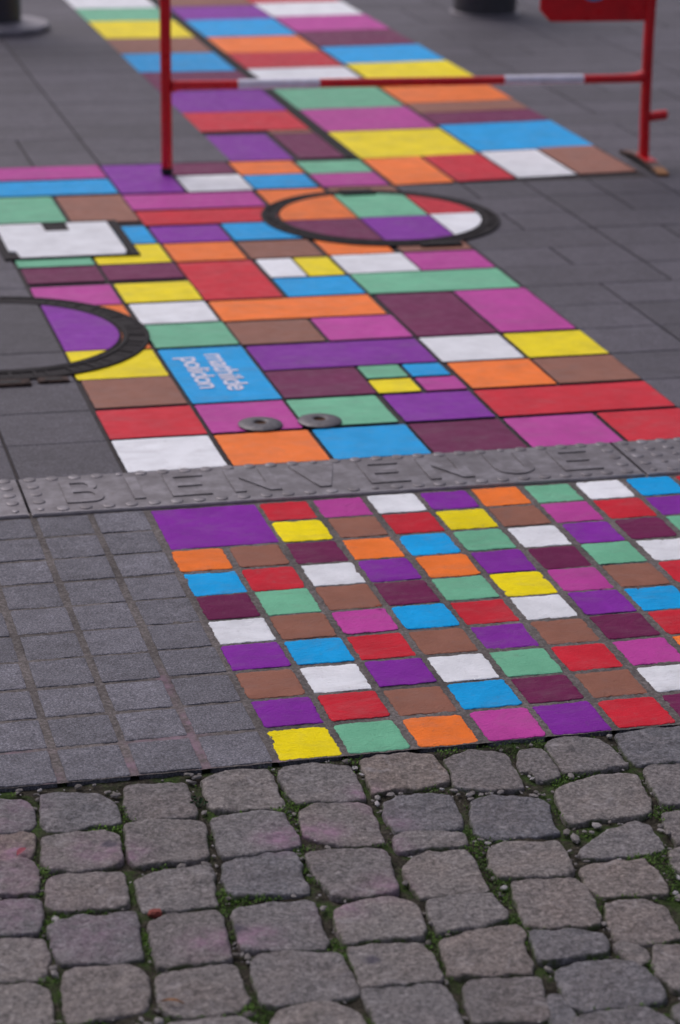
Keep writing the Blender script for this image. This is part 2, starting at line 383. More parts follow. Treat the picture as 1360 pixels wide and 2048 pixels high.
COBBLES=[
 ('a',[(0.334,3.026),(0.361,3.023),(0.372,3.010),(0.374,2.953),(0.363,2.928),(0.334,2.916),(0.307,2.922),(0.320,3.026)]),
 ('a',[(0.392,3.021),(0.411,3.025),(0.463,3.009),(0.484,2.991),(0.491,2.940),(0.487,2.918),(0.473,2.909),(0.449,2.921),(0.406,2.911),(0.389,2.917),(0.383,2.936)]),
 ('a',[(0.514,3.025),(0.541,3.027),(0.601,3.011),(0.596,2.962),(0.599,2.930),(0.593,2.913),(0.519,2.917),(0.505,2.932),(0.504,2.976)]),
 ('a',[(0.625,3.017),(0.668,3.043),(0.723,3.032),(0.729,3.014),(0.724,2.967),(0.726,2.937),(0.721,2.920),(0.680,2.921),(0.628,2.924),(0.618,2.942),(0.624,2.977)]),
 ('a',[(0.751,3.034),(0.799,3.038),(0.845,3.020),(0.847,2.995),(0.845,2.962),(0.840,2.910),(0.768,2.923),(0.742,2.918),(0.738,2.958),(0.739,3.017)]),
 ('a',[(0.870,3.034),(0.902,3.042),(0.976,3.039),(0.980,2.960),(0.971,2.944),(0.930,2.934),(0.893,2.939),(0.859,2.930),(0.865,3.004)]),
 ('a',[(0.991,3.017),(1.041,3.038),(1.087,3.018),(1.083,2.970),(1.082,2.929),(1.075,2.903),(1.017,2.905),(0.979,2.927),(0.991,2.975)]),
 ('a',[(1.108,3.021),(1.147,3.023),(1.143,2.985),(1.143,2.939),(1.138,2.920),(1.104,2.924),(1.107,2.954),(1.093,2.961)]),
 ('a',[(1.158,3.036),(1.200,3.042),(1.241,3.029),(1.248,2.977),(1.250,2.941),(1.241,2.933),(1.169,2.931),(1.150,2.931),(1.151,2.983)]),
 ('a',[(1.271,3.041),(1.324,3.045),(1.391,3.042),(1.347,2.935),(1.264,2.935),(1.263,2.974)]),
 ('b',[(0.320,2.919),(0.344,2.922),(0.366,2.914),(0.361,2.876),(0.352,2.845),(0.326,2.836),(0.298,2.842),(0.307,2.920)]),
 ('b',[(0.376,2.893),(0.393,2.896),(0.445,2.895),(0.459,2.897),(0.479,2.885),(0.473,2.842),(0.472,2.807),(0.456,2.794),(0.410,2.788),(0.374,2.800),(0.367,2.818)]),
 ('b',[(0.494,2.912),(0.550,2.908),(0.599,2.900),(0.599,2.869),(0.591,2.837),(0.588,2.799),(0.584,2.790),(0.539,2.790),(0.489,2.789),(0.483,2.826)]),
 ('b',[(0.615,2.904),(0.660,2.907),(0.690,2.911),(0.715,2.895),(0.716,2.859),(0.718,2.809),(0.713,2.798),(0.679,2.793),(0.613,2.784),(0.605,2.795),(0.613,2.866)]),
 ('b',[(0.740,2.895),(0.767,2.910),(0.830,2.907),(0.844,2.896),(0.839,2.853),(0.836,2.799),(0.831,2.785),(0.783,2.788),(0.747,2.811),(0.732,2.826),(0.736,2.865)]),
 ('b',[(0.864,2.894),(0.890,2.912),(0.930,2.912),(0.964,2.900),(0.956,2.824),(0.948,2.800),(0.884,2.808),(0.859,2.810),(0.857,2.853)]),
 ('b',[(0.988,2.875),(1.032,2.882),(1.091,2.863),(1.092,2.840),(1.079,2.804),(1.082,2.772),(1.079,2.763),(1.040,2.762),(0.978,2.766),(0.966,2.784),(0.974,2.826)]),
 ('b',[(1.121,2.883),(1.175,2.912),(1.227,2.915),(1.254,2.909),(1.243,2.847),(1.231,2.791),(1.205,2.783),(1.154,2.788),(1.114,2.780),(1.102,2.789),(1.111,2.842)]),
 ('b',[(1.271,2.923),(1.301,2.938),(1.345,2.932),(1.292,2.804),(1.254,2.812),(1.262,2.856)]),
 ('c',[(0.310,2.836),(0.344,2.837),(0.353,2.821),(0.355,2.783),(0.344,2.745),(0.321,2.750),(0.287,2.757),(0.297,2.837)]),
 ('c',[(0.365,2.776),(0.377,2.788),(0.466,2.775),(0.464,2.741),(0.457,2.686),(0.403,2.688),(0.363,2.691),(0.357,2.709)]),
 ('c',[(0.480,2.755),(0.524,2.770),(0.587,2.760),(0.580,2.734),(0.572,2.692),(0.573,2.665),(0.526,2.666),(0.476,2.666),(0.478,2.716)]),
 ('c',[(0.603,2.774),(0.641,2.787),(0.703,2.786),(0.705,2.764),(0.698,2.709),(0.701,2.695),(0.697,2.671),(0.659,2.676),(0.601,2.680),(0.593,2.704)]),
 ('c',[(0.719,2.778),(0.757,2.777),(0.825,2.767),(0.829,2.747),(0.820,2.701),(0.814,2.652),(0.808,2.644),(0.747,2.651),(0.727,2.660),(0.718,2.714)]),
 ('c',[(0.850,2.792),(0.866,2.805),(0.948,2.789),(0.942,2.752),(0.910,2.751),(0.847,2.753),(0.844,2.765)]),
 ('c',[(0.971,2.734),(0.994,2.750),(1.069,2.740),(1.069,2.707),(1.062,2.655),(1.052,2.642),(0.990,2.650),(0.957,2.657),(0.959,2.695)]),
 ('c',[(1.097,2.713),(1.144,2.746),(1.196,2.769),(1.210,2.757),(1.211,2.725),(1.206,2.689),(1.189,2.681),(1.136,2.677),(1.093,2.683),(1.089,2.696)]),
 ('c',[(1.243,2.785),(1.284,2.786),(1.248,2.699),(1.232,2.696),(1.236,2.745)]),
 ('d',[(0.297,2.733),(0.311,2.740),(0.348,2.726),(0.347,2.700),(0.335,2.647),(0.308,2.647),(0.275,2.650),(0.285,2.736)]),
 ('d',[(0.351,2.656),(0.392,2.671),(0.465,2.667),(0.457,2.616),(0.455,2.563),(0.451,2.553),(0.400,2.560),(0.356,2.562),(0.350,2.574),(0.350,2.615)]),
 ('d',[(0.477,2.632),(0.501,2.651),(0.569,2.644),(0.571,2.624),(0.567,2.599),(0.564,2.552),(0.559,2.528),(0.521,2.525),(0.467,2.528),(0.473,2.579)]),
 ('d',[(0.586,2.646),(0.637,2.659),(0.689,2.652),(0.698,2.646),(0.691,2.599),(0.692,2.552),(0.685,2.529),(0.638,2.535),(0.579,2.548),(0.584,2.588)]),
 ('d',[(0.720,2.619),(0.766,2.640),(0.807,2.631),(0.826,2.609),(0.823,2.562),(0.811,2.526),(0.759,2.533),(0.711,2.531),(0.710,2.569)]),
 ('d',[(0.841,2.714),(0.876,2.742),(0.934,2.739),(0.939,2.717),(0.933,2.654),(0.933,2.628),(0.926,2.624),(0.882,2.631),(0.838,2.626),(0.838,2.663)]),
 ('d',[(0.970,2.643),(1.055,2.628),(1.062,2.606),(1.057,2.562),(1.050,2.520),(1.040,2.509),(0.987,2.518),(0.953,2.525),(0.956,2.562)]),
 ('d',[(1.077,2.663),(1.114,2.667),(1.169,2.661),(1.174,2.636),(1.169,2.580),(1.160,2.565),(1.118,2.576),(1.077,2.577),(1.068,2.607)]),
 ('d',[(1.211,2.679),(1.242,2.685),(1.209,2.605),(1.199,2.625)]),
 ('e',[(0.286,2.639),(0.317,2.636),(0.340,2.623),(0.340,2.596),(0.332,2.549),(0.320,2.534),(0.274,2.541),(0.262,2.543),(0.273,2.639)]),
 ('e',[(0.354,2.543),(0.371,2.551),(0.432,2.543),(0.448,2.524),(0.447,2.477),(0.439,2.444),(0.432,2.434),(0.379,2.433),(0.344,2.426),(0.340,2.447),(0.348,2.510)]),
 ('e',[(0.463,2.507),(0.496,2.517),(0.557,2.516),(0.563,2.500),(0.560,2.456),(0.560,2.431),(0.539,2.413),(0.498,2.411),(0.460,2.424),(0.458,2.453)]),
 ('e',[(0.585,2.510),(0.596,2.528),(0.648,2.524),(0.695,2.512),(0.696,2.477),(0.699,2.449),(0.697,2.418),(0.683,2.411),(0.629,2.413),(0.595,2.409),(0.578,2.421),(0.578,2.463)]),
 ('e',[(0.710,2.523),(0.756,2.523),(0.805,2.510),(0.809,2.489),(0.807,2.431),(0.801,2.420),(0.752,2.425),(0.706,2.427),(0.708,2.474)]),
 ('e',[(0.843,2.615),(0.888,2.622),(0.933,2.620),(0.934,2.598),(0.937,2.561),(0.929,2.547),(0.891,2.542),(0.837,2.537),(0.838,2.577)]),
 ('e',[(0.952,2.515),(1.022,2.499),(1.042,2.484),(1.038,2.454),(1.028,2.438),(0.980,2.443),(0.950,2.437),(0.940,2.450)]),
 ('e',[(1.071,2.554),(1.096,2.565),(1.135,2.554),(1.147,2.526),(1.143,2.484),(1.137,2.458),(1.084,2.454),(1.053,2.469),(1.061,2.512)]),
 ('f',[(0.272,2.527),(0.302,2.526),(0.328,2.507),(0.327,2.480),(0.322,2.444),(0.325,2.429),(0.259,2.418),(0.247,2.420),(0.260,2.530)]),
 ('f',[(0.456,2.400),(0.495,2.400),(0.538,2.398),(0.562,2.367),(0.564,2.323),(0.449,2.349)]),
 ('f',[(0.580,2.387),(0.594,2.402),(0.639,2.404),(0.665,2.400),(0.685,2.371),(0.685,2.342),(0.672,2.293),(0.567,2.317)]),
 ('f',[(0.703,2.422),(0.745,2.422),(0.801,2.418),(0.805,2.378),(0.798,2.315),(0.785,2.285),(0.699,2.304),(0.702,2.370)]),
 ('f',[(0.834,2.519),(0.902,2.534),(0.940,2.536),(0.946,2.508),(0.930,2.483),(0.929,2.437),(0.921,2.418),(0.858,2.422),(0.818,2.431),(0.824,2.470)]),
 ('f',[(0.953,2.412),(0.976,2.426),(1.023,2.426),(1.053,2.417),(1.065,2.392),(1.067,2.337),(1.058,2.320),(1.009,2.319),(0.956,2.319),(0.943,2.336),(0.946,2.373)]),
 ('f',[(1.046,2.457),(1.070,2.468),(1.083,2.439),(1.077,2.414),(1.058,2.403),(1.052,2.430)]),
 ('f',[(1.093,2.442),(1.138,2.434),(1.097,2.335),(1.081,2.344),(1.076,2.384)]),
 ('g',[(0.828,2.405),(0.839,2.414),(0.917,2.405),(0.925,2.398),(0.914,2.342),(0.908,2.311),(0.864,2.313),(0.814,2.318),(0.820,2.363)]),
 ('g',[(0.923,2.364),(0.938,2.366),(0.941,2.322),(0.929,2.283),(0.903,2.289)]),
 ('g',[(0.939,2.308),(0.979,2.311),(1.033,2.311),(1.052,2.274),(1.049,2.247),(0.928,2.274)]),
 ('g',[(0.799,2.309),(0.897,2.299),(0.883,2.241),(0.791,2.262)]),
 ('g',[(1.067,2.308),(1.093,2.312),(1.071,2.260),(1.059,2.277)]),
 ('g',[(0.346,2.407),(0.434,2.396),(0.433,2.342),(0.345,2.361)]),
]
# ------------------------------------------------------------------ tables of the paving (in paving units, times S)
EDGE = 1.966*S         # where the paving meets the cobbles
# painted setts, ten rows counted from the steel strip towards the viewer
K = dict(Y='yellow', V='purple', R='red', G='mint', O='orange', C='blue', N='brown', M='maroon', P='pink', W='white')
SETTS = ['  RPWVOGWCR', '  YNRYNPRVG', 'ONMOCGWVMGW', 'CRWVOVMGWR', 'MGNMGYPNR', 'WNPCRWVCYM', 'VCRNVNMRC', 'NWVWGRPO', 'VRNCMNWR', 'YGOPVRMN']
VROW = [(2.606, 2.667), (2.534, 2.598), (2.463, 2.5265), (2.391, 2.455), (2.3205, 2.3855), (2.2515, 2.3135), (2.183, 2.2445), (2.112, 2.174), (2.0435, 2.1035), (1.970, 2.0345)]
# painted slabs: colour, u0, u1, v0, v1, skew
SL = '''W .484 .614 2.8125 2.941
R .484 .616 2.949 3.073
N .486 .615 3.083 3.215
Y .482 .615 3.220 3.353
O .484 .615 3.360 3.610
P .484 .615 3.618 3.737
O .622 .751 2.8125 2.939
P .622 .748 2.949 3.073
C .622 .750 3.082 3.349
G .622 .750 3.360 3.484
W .624 .747 3.494 3.611
Y .622 .747 3.620 3.737
M .485 .6125 3.763 3.862
M .6185 .746 3.763 3.862
G .483 .6125 3.871 3.996
Y .6185 .745 3.871 3.998
C .6185 .744 4.006 4.134
G .352 .6125 4.174 4.397
N .620 .744 4.174 4.391
C .352 .7445 4.409 4.534
P .352 .7445 4.546 4.662
C .757 .888 2.8125 2.938
G .753 .883 2.952 3.073
M .754 .889 3.082 3.211
V .756 1.021 3.220 3.344
N .753 .884 3.354 3.478
O .753 1.018 3.488 3.606
R .750 .879 3.616 3.858
O .751 .876 3.868 3.994
V .750 .878 4.004 4.124
R .747 1.008 4.137 4.247
P .747 1.000 4.262 4.386
V .749 .873 4.400 4.655
M .893 1.022 2.8125 2.938
V .893 1.021 2.949 3.070
Y .892 .955 3.082 3.143
P .9625 1.023 3.082 3.143
G .894 .956 3.153 3.212
C .9625 1.020 3.153 3.212
P .890 1.022 3.354 3.478
C .888 1.018 3.615 3.729
W .888 .950 3.738 3.860
Y .954 1.016 3.738 3.860
N .884 1.012 3.870 3.990
C .884 1.010 4.002 4.128
W .880 1.008 4.400 4.540
M .880 1.006 4.549 4.655
P 1.029 1.159 2.8125 2.938
R 1.166 1.290 2.8125 2.938
R 1.028 1.289 2.949 3.069
O 1.031 1.159 3.081 3.208
N 1.163 1.289 3.081 3.205
W 1.028 1.156 3.217 3.345
Y 1.163 1.290 3.214 3.342
M 1.029 1.158 3.355 3.600
P 1.164 1.288 3.355 3.603
G 1.024 1.284 3.610 3.737
W 1.023 1.150 3.744 3.867
P 1.153 1.284 3.744 3.865
O 1.022 1.141 3.873 3.996
N 1.156 1.284 3.874 3.990
O 1.010 1.140 4.272 4.392
N 1.150 1.283 4.316 4.392
C 1.012 1.138 4.404 4.524
O 1.012 1.142 4.532 4.655
P 1.148 1.281 4.402 4.518
G 1.150 1.283 4.526 4.640
O 1.292 1.418 4.398 4.645 .09
R 1.426 1.550 4.413 4.660 .09
W 1.557 1.686 4.428 4.680 .09
N 1.693 1.822 4.442 4.705 .09
V 1.020 1.152 4.664 4.930
M 1.166 1.262 4.672 4.925
N 1.166 1.262 4.933 4.966
R 1.020 1.262 4.972 5.187
V 1.020 1.266 5.193 5.458
M 1.020 1.266 5.463 5.712
C 1.020 1.262 5.718 5.990
N 1.020 1.262 5.996 6.232
Y 1.022 1.262 6.238 6.534
G 1.022 1.262 6.541 6.768
W 1.022 1.262 6.775 7.080
Y 1.292 1.548 4.655 4.932 .04
P 1.292 1.546 4.939 5.190 .04
G 1.292 1.546 5.196 5.455 .04
W 1.292 1.544 5.462 5.734 .04
R 1.292 1.544 5.741 5.970 .04
O 1.292 1.544 5.977 6.228 .04
C 1.292 1.546 6.235 6.530 .04
V 1.294 1.552 6.537 6.780 .04
N 1.294 1.552 6.787 7.060 .04
C 1.556 1.826 4.690 4.975 .08
M 1.556 1.826 4.982 5.112 .08
N 1.556 1.826 5.117 5.232 .08
O 1.556 1.828 5.239 5.445 .08
Y 1.556 1.830 5.452 5.782 .08
C 1.556 1.832 5.789 6.040 .08
M 1.556 1.830 6.047 6.300 .08
P 1.556 1.830 6.307 6.570 .08
W 1.556 1.828 6.577 6.830 .08
R 1.556 1.828 6.837 7.060 .08'''

# ------------------------------------------------------------------ the setting
def sheet(name, x0, x1, y0, y1, step, zf, mat, stains=()):
    nx = int((x1-x0)/step)+1; ny = int((y1-y0)/step)+1
    xs = np.linspace(x0, x1, nx); ys = np.linspace(y0, y1, ny)
    vs = [(x, y, zf(x, y)) for y in ys for x in xs]
    fs = [(j*nx+i, j*nx+i+1, (j+1)*nx+i+1, (j+1)*nx+i) for j in range(ny-1) for i in range(nx-1)]
    me = bpy.data.meshes.new(name); me.from_pydata(vs, [], fs); smooth(me)
    if stains is not None:
        at = me.attributes.new('stain', 'FLOAT', 'POINT')
        at.data.foreach_set('value', [min(1, sum(math.exp(-(((v[0]-sx)/r)**2+((v[1]-sy)/q)**2)) for sx, sy, r, q in stains)) for v in vs])
    return tag(link(name, me, mat), kind='structure')

sheet('ground', -60, 60, -20, 120, 20, lambda x, y: -.09, M['joint'])
sheet('slab_bed', -2.0, 7.5, 2.74*S, 9.4*S, .5, lambda x, y: -.0065, M['joint'])
MST = [(.643, 3.217, .012, .03), (.637, 3.112, .02, .07), (.413, 3.059, .015, .03), (.527, 3.084, .02, .03), (.589, 3.157, .05, .012), (.364, 3.152, .05, .02), (.633, 3.35, .012, .05), (.75, 3.05, .02, .012)]
def mortar_z(x, y):
    u, v = x/S, y/S; e = .0035
    k = (u-.4855) % .0687
    if e < k < .0582-e and any(a+e < v < c-e for a, c in VROW): return -.009
    return min(-.0004, -.0011 + .0011*noise.noise(Vector((x*38, y*38, 1))) + .0009*noise.noise(Vector((x*150, y*150, 4))))
sheet('mortar_bed', .05, 2.3, 1.9672*S, 2.69*S, .0036,
      mortar_z, M['mortar'], MST)


# grey slabs: one structure mesh, joints left open between them
rects = []
for l in SL.splitlines():
    a = l.split(); rects.append((K[a[0]], *[float(x) for x in a[1:5]], float(a[5]) if len(a) > 5 else 0.))
VB = [2.809, 2.944, 3.078, 3.215, 3.350, 3.486, 3.612, 3.740, 3.867, 3.999, 4.131, 4.262, 4.395, 4.532, 4.664]
while VB[-1] < 9.2: VB.append(VB[-1]+.1345)
UB = [.344-.1365*k for k in range(10, 0, -1)] + [.344, .480, .617, .7505, .886, 1.0225, 1.1555, 1.289, 1.425, 1.5555, 1.690, 1.8255] + [1.8255+.1345*k for k in range(1, 20)]
rs = random.Random(5)
bm = bmesh.new()
def grey_slab(u0, u1, v0, v1, sk=0):
    g = .0022; gv = .0012; z = -.0007 + rs.uniform(-.0006, .0003)
    x0, x1, y0, y1 = (u0+g)*S, (u1-g)*S, (v0+gv)*S, (v1-gv)*S; b = .0009
    z2 = z-.02
    r0 = [bm.verts.new(p) for p in ((x0, y0, z2), (x1, y0, z2), (x1, y1, z2), (x0, y1, z2))]
    r1 = [bm.verts.new(p) for p in ((x0, y0, z-b), (x1, y0, z-b), (x1, y1, z-b), (x0, y1, z-b))]
    r2 = [bm.verts.new(p) for p in ((x0+b, y0+b, z), (x1-b, y0+b, z), (x1-b, y1-b, z), (x0+b, y1-b, z))]
    for A, B in ((r0, r1), (r1, r2)):
        for i in range(4): bm.faces.new((A[i], A[(i+1) % 4], B[(i+1) % 4], B[i]))
    bm.faces.new(r2)
def covered(u0, u1, v0, v1):
    for c, a, b, d, e, sk in rects:
        ou = min(u1, b)-max(u0, a); ov = min(v1, e+sk*(u0-a))-max(v0, d+sk*(u0-a))
        if ou > .02 and ov > .02: return True
    return False
for j in range(len(VB)-1):
    i = 0
    while i < len(UB)-1:
        if covered(UB[i], UB[i+1], VB[j], VB[j+1]): i += 1; continue
        n = 1
        want = (rs.choice((1, 1, 2)) if VB[j] < 4.39 else rs.choice((1, 2, 2, 3))) if UB[i] > 1.2 else rs.choice((2, 2, 3, 3, 4)) if VB[j] > 3.2 else 1
        while n < want and i+n < len(UB)-1 and not covered(UB[i+n], UB[i+n+1], VB[j], VB[j+1]) and not (abs(UB[i+n]-.7505) < .01) \
                and not (UB[i+n] < .5 and VB[j] < 4.2): n += 1
        grey_slab(UB[i], UB[i+n], VB[j], VB[j+1]); i += n
# plain grey setts beyond the frame, left and right of the ones that are modelled singly
for v0, v1 in VROW:
    for k in list(range(-9, -4)) + list(range(12, 17)):
        grey_slab(.4855+.0687*k-.002, .4855+.0687*k+.0585+.002, v0-.003, v1+.003)
pv = tag(bm_obj('pavement', bm, M['slab'], sm=False), kind='structure')
# every slab keeps its own tone through a colour-free offset attribute of the mesh
me = pv.data; at = me.attributes.new('slab_tone', 'FLOAT', 'FACE')
rt_ = random.Random(21); tones = [rt_.random() for _ in range(len(me.polygons)//9+1)]
vals = [tones[i//9] for i in range(len(me.polygons))]
at.data.foreach_set('value', vals)

# ------------------------------------------------------------------ painted slabs and setts
painted = []       # (object, colour, kind, u0, u1, v0, v1)
def flat(x, y, t): return .0006*noise.noise(Vector((x*9, y*9, 2)))
def rough_top(x, y, t): return .0011*noise.noise(Vector((x*28, y*28, 5))) + .0005*noise.noise(Vector((x*90, y*90, 9)))
seed = 0
SETTP = [('m', 0, -.0195), ('m', 0, -.0011), ('m', .0008, -.0001), ('m', .0030, .0003), ('f', .15, .0004), ('f', .28, .0004), ('f', .4, .0004), ('f', .6, .0004), ('f', .8, .0004)]
for c, u0, u1, v0, v1, sk in rects:
    seed += 1
    far = v0 > 4.6
    ol = rect_outline(u0*S, u1*S, v0*S, v1*S, .0045, .03 if far else .009, .0004 if far else .0009, seed, sk)
    me, loc = stone_mesh('painted_tile', ol, [('m', 0, -.019), ('m', 0, -.0009), ('m', .0009, 0), ('m', .004, 0), ('f', .35, 0), ('f', .7, 0)], flat, 22, True)
    o = link('painted_tile', me, [PM[(c, False)], M['slab']], None, (loc[0], loc[1], .0004*math.sin(seed*2.7)))
    painted.append([o, c, 'slab', u0, u1, v0+sk*(u1-u0)/2, v1+sk*(u1-u0)/2])
for r, row in enumerate(SETTS):
    v0, v1 = VROW[r]
    for k, ch in enumerate(row):
        if ch == ' ': continue
        if 2 + 0 > k and r < 2: continue
        seed += 1
        u0 = .4855+.0687*k; u1 = u0+.0582
        j = lambda: random.uniform(-.0011, .0011)
        ol = rect_outline((u0-.0010+j())*S, (u1+.0012+j())*S, (v0-.0009+j())*S, (v1+.0007+j())*S, random.uniform(.003, .010), .0024, .0024, seed)
        me, loc = stone_mesh('painted_sett', ol, SETTP, rough_top, 22, True)
        o = link('painted_sett', me, [PM[(K[ch], True)], M['sett']], None, (loc[0], loc[1], random.uniform(-.0007, .0008)))
        painted.append([o, K[ch], 'sett', u0, u1, v0, v1])
# the large purple block that takes up two by two setts
ol = rect_outline(.4865*S, .6165*S, 2.5345*S, 2.667*S, .004, .006, .0010, 77)
me, loc = stone_mesh('painted_sett', ol, SETTP, rough_top, 22, True)
o = link('painted_sett', me, [PM[('purple', True)], M['sett']], None, loc)
painted.append([o, 'purple', 'sett', .4865, .6165, 2.5345, 2.667])

CN = dict(blue='sky blue', mint='mint green', maroon='dark maroon')
def near(p, side):
    best = None
    _, _, _, u0, u1, v0, v1 = p; uc, vc = (u0+u1)/2, (v0+v1)/2
    for q in painted:
        if q is p: continue
        _, c, k, a, b, d, e = q
        if side in 'lr':
            if min(v1, e)-max(v0, d) < .45*min(v1-v0, e-d): continue
            gap = (u0-b) if side == 'l' else (a-u1)
            off = abs((d+e)/2-vc)
        else:
            if min(u1, b)-max(u0, a) < .45*min(u1-u0, b-a): continue
            gap = (d-v1) if side == 'b' else (v0-e)
            off = abs((a+b)/2-uc)
        if -.03 < gap < .035 and (best is None or off < best[0]): best = (off, c)
    return best[1] if best else None
def size_word(p):
    w_, h_ = p[4]-p[3], p[6]-p[5]
    if p[2] == 'sett': return 'large ' if w_ > .1 else ''
    if w_ < .08 and h_ < .08: return 'tiny '
    if h_ < .05: return 'thin '
    if h_ > .2 and w_ < .15: return 'long '
    if w_ > .2: return 'wide '
    return ''
sides = {'l': 'left', 'r': 'right', 'b': 'behind', 'f': 'in front'}
import itertools
info = []
for p in painted:
    nb = {s: near(p, s) for s in 'lrbf'}
    info.append((size_word(p), p[1], p[2], nb))
def label_for(i):
    sz, c, k, nb = info[i]
    for n in range(2, 5):
        for ss in itertools.combinations('rblf', n):
            if any(nb[s] is None for s in ss) : continue
            same = [j for j, t in enumerate(info) if t[1] == c and t[2] == k and all(t[3][s] == nb[s] for s in ss)]
            if len(same) == 1:
                return '%s%s painted paving %s, ' % (sz, c, {'slab': 'tile'}.get(k, k)) + ', '.join('%s %s' % (nb[s] if s != 'b' and s != 'f' else nb[s], {'l': 'one on its left', 'r': 'one on its right', 'b': 'one behind', 'f': 'one in front'}[s]) for s in ss)
    return None
def shorten(t):
    if len(t.split()) > 16: t = t.replace('one on its left', 'left').replace('one on its right', 'right').replace('one behind', 'behind').replace('one in front', 'in front')
    return t
ORD = ['first', 'second', 'third', 'fourth', 'fifth', 'sixth', 'seventh', 'eighth', 'ninth', 'tenth', 'eleventh', 'twelfth']
for i, p in enumerate(painted):
    t = label_for(i)
    if t is None:
        if p[2] == 'sett':
            r = min(range(10), key=lambda q: abs(VROW[q][0]-p[5])); k = round((p[3]-.4855)/.0687)
            t = '%s painted sett, %s across in the %s painted row below the steel strip' % (p[1], ORD[k], ORD[r])
        else:
            t = '%s%s painted tile in the stripe %s' % (info[i][0], p[1], 'right of the black slot' if p[3] > 1.28 else 'left of the black slot')
    t = shorten(t)
    t = t.replace('blue', 'sky blue', 1) if (t.startswith(('blue', 'wide blue', 'tiny blue', 'long blue')) and len(t.split()) < 16) else t
    tag(p[0], t, 'paving sett' if p[2] == 'sett' else 'paving tile', 'painted granite setts' if p[2] == 'sett' else 'painted paving tiles')

# ------------------------------------------------------------------ plain grey setts left of the painted ones
for r, (v0, v1) in enumerate(VROW):
    for k in (1, 2, 3, 4):
        u1 = .4795-.0685*(k-1)-.0028; u0 = u1-.0600
        if k == 4 and r < 4: continue          # outside the frame
        seed += 1
        j = lambda: random.uniform(-.0008, .0008)
        ol = rect_outline((u0+j())*S, (u1+j())*S, (v0-.0012+j())*S, (v1+.0012+j())*S, .003, .004, .0010, seed)
        me, loc = stone_mesh('granite_sett', ol, SETTP, rough_top, 22, True)
        o = link('granite_sett', me, [M['sett'], M['sett']], None, (loc[0], loc[1], random.uniform(-.0006, .0006)))
        tag(o, 'plain grey sett, %s column left of the painted setts, %s row below the steel strip' % (ORD[k-1], ORD[r]), 'paving sett', 'plain grey granite setts')

# ------------------------------------------------------------------ writing on the blue slab
tgt = [p for p in painted if p[1] == 'blue' and abs(p[3]-.622) < .001 and abs(p[5]-3.082) < .001][0][0]
def word(txt, xb, xh, y_top, y_bot):
    cu = bpy.data.curves.new('lettering', 'FONT'); cu.body = txt; cu.offset = .016; cu.space_character = .93
    cu.extrude = .0
    to = bpy.data.objects.new('tmp', cu); COL.objects.link(to); bpy.context.view_layer.update()
    me = bpy.data.meshes.new_from_object(to.evaluated_get(bpy.context.evaluated_depsgraph_get())); bpy.data.objects.remove(to)
    co = np.array([v.co[:] for v in me.vertices]); x0, x1 = co[:, 0].min(), co[:, 0].max()
    xhgt = .50                                    # x height of the built-in font per unit size
    for v in me.vertices:
        a = (v.co.x-x0)/(x1-x0); b = v.co.y/xhgt
        v.co = (xb+(xh-xb)*b, y_top+(y_bot-y_top)*a, 0)
    bm = bmesh.new(); bm.from_mesh(me)
    bmesh.ops.recalc_face_normals(bm, faces=bm.faces)
    for f in bm.faces:
        if f.normal.z < 0: f.normal_flip()
    for v in bm.verts: v.co -= Vector((tgt.location.x, tgt.location.y, 0)); v.co.z = .0013
    bm.to_mesh(me); bm.free(); me.name = 'lettering'
    return link('lettering', me, M['lettering'], tgt)
word('mathilde', 1.062, 1.099, 5.133, 4.852)
word('polidon', 1.002, 1.038, 5.116, 4.876)

# ------------------------------------------------------------------ steel strip with BIENVENUE
def letter_shapes():
    s = .23
    L = {}
    L['I'] = [[(.0, 0), (1, 0), (1, 1), (0, 1)]]
    L['E'] = [[(0, 0), (1, 0), (1, .15), (s, .15), (s, .43), (.86, .43), (.86, .57), (s, .57), (s, .85), (1, .85), (1, 1), (0, 1)]]
    L['N'] = [[(0, 0), (s, 0), (s, .66), (.76, 0), (1, 0), (1, 1), (.77, 1), (.77, .34), (.24, 1), (0, 1)]]
    L['V'] = [[(0, 1), (.38, 0), (.62, 0), (1, 1), (.76, 1), (.5, .24), (.24, 1)]]
    arc = lambda cx, cy, rx, ry, a0, a1, n=12: [(cx+rx*math.cos(R(a0+(a1-a0)*i/n)), cy+ry*math.sin(R(a0+(a1-a0)*i/n))) for i in range(n+1)]
    L['U'] = [[(0, 1)] + arc(.5, .34, .5, .34, 180, 360) + [(1, 1), (.77, 1)] + arc(.5, .34, .27, .18, 360, 180) + [(.23, 1)]]
    L['B'] = [[(0, 0), (.62, 0)] + arc(.66, .28, .34, .28, -90, 70, 10) + arc(.58, .75, .34, .25, -50, 90, 10) + [(0, 1)],
              [(.24, .14), (.24, .45), (.60, .45)] + arc(.60, .295, .18, .155, 90, -90, 8),
              [(.24, .58), (.24, .86), (.56, .86)] + arc(.56, .72, .15, .14, 90, -90, 8)]
    return L
LS = letter_shapes()
def letter(ch, x0, x1, y0, y1, z0, parent):
    cu = bpy.data.curves.new('letter', 'CURVE'); cu.dimensions = '2D'; cu.fill_mode = 'BOTH'; cu.extrude = .0008; cu.bevel_depth = .0005; cu.bevel_resolution = 1
    for loop in LS[ch]:
        sp = cu.splines.new('POLY'); sp.points.add(len(loop)-1); sp.use_cyclic_u = True
        for i, (a, b) in enumerate(loop): sp.points[i].co = (x0+(x1-x0)*a, y0+(y1-y0)*b, 0, 1)
    to = bpy.data.objects.new('tmp', cu); COL.objects.link(to); bpy.context.view_layer.update()
    me = bpy.data.meshes.new_from_object(to.evaluated_get(bpy.context.evaluated_depsgraph_get())); bpy.data.objects.remove(to)
    me.name = 'letter'
    return link('letter', me, M['steel'], parent, (0, 0, z0+.0008))
ZT = .0035
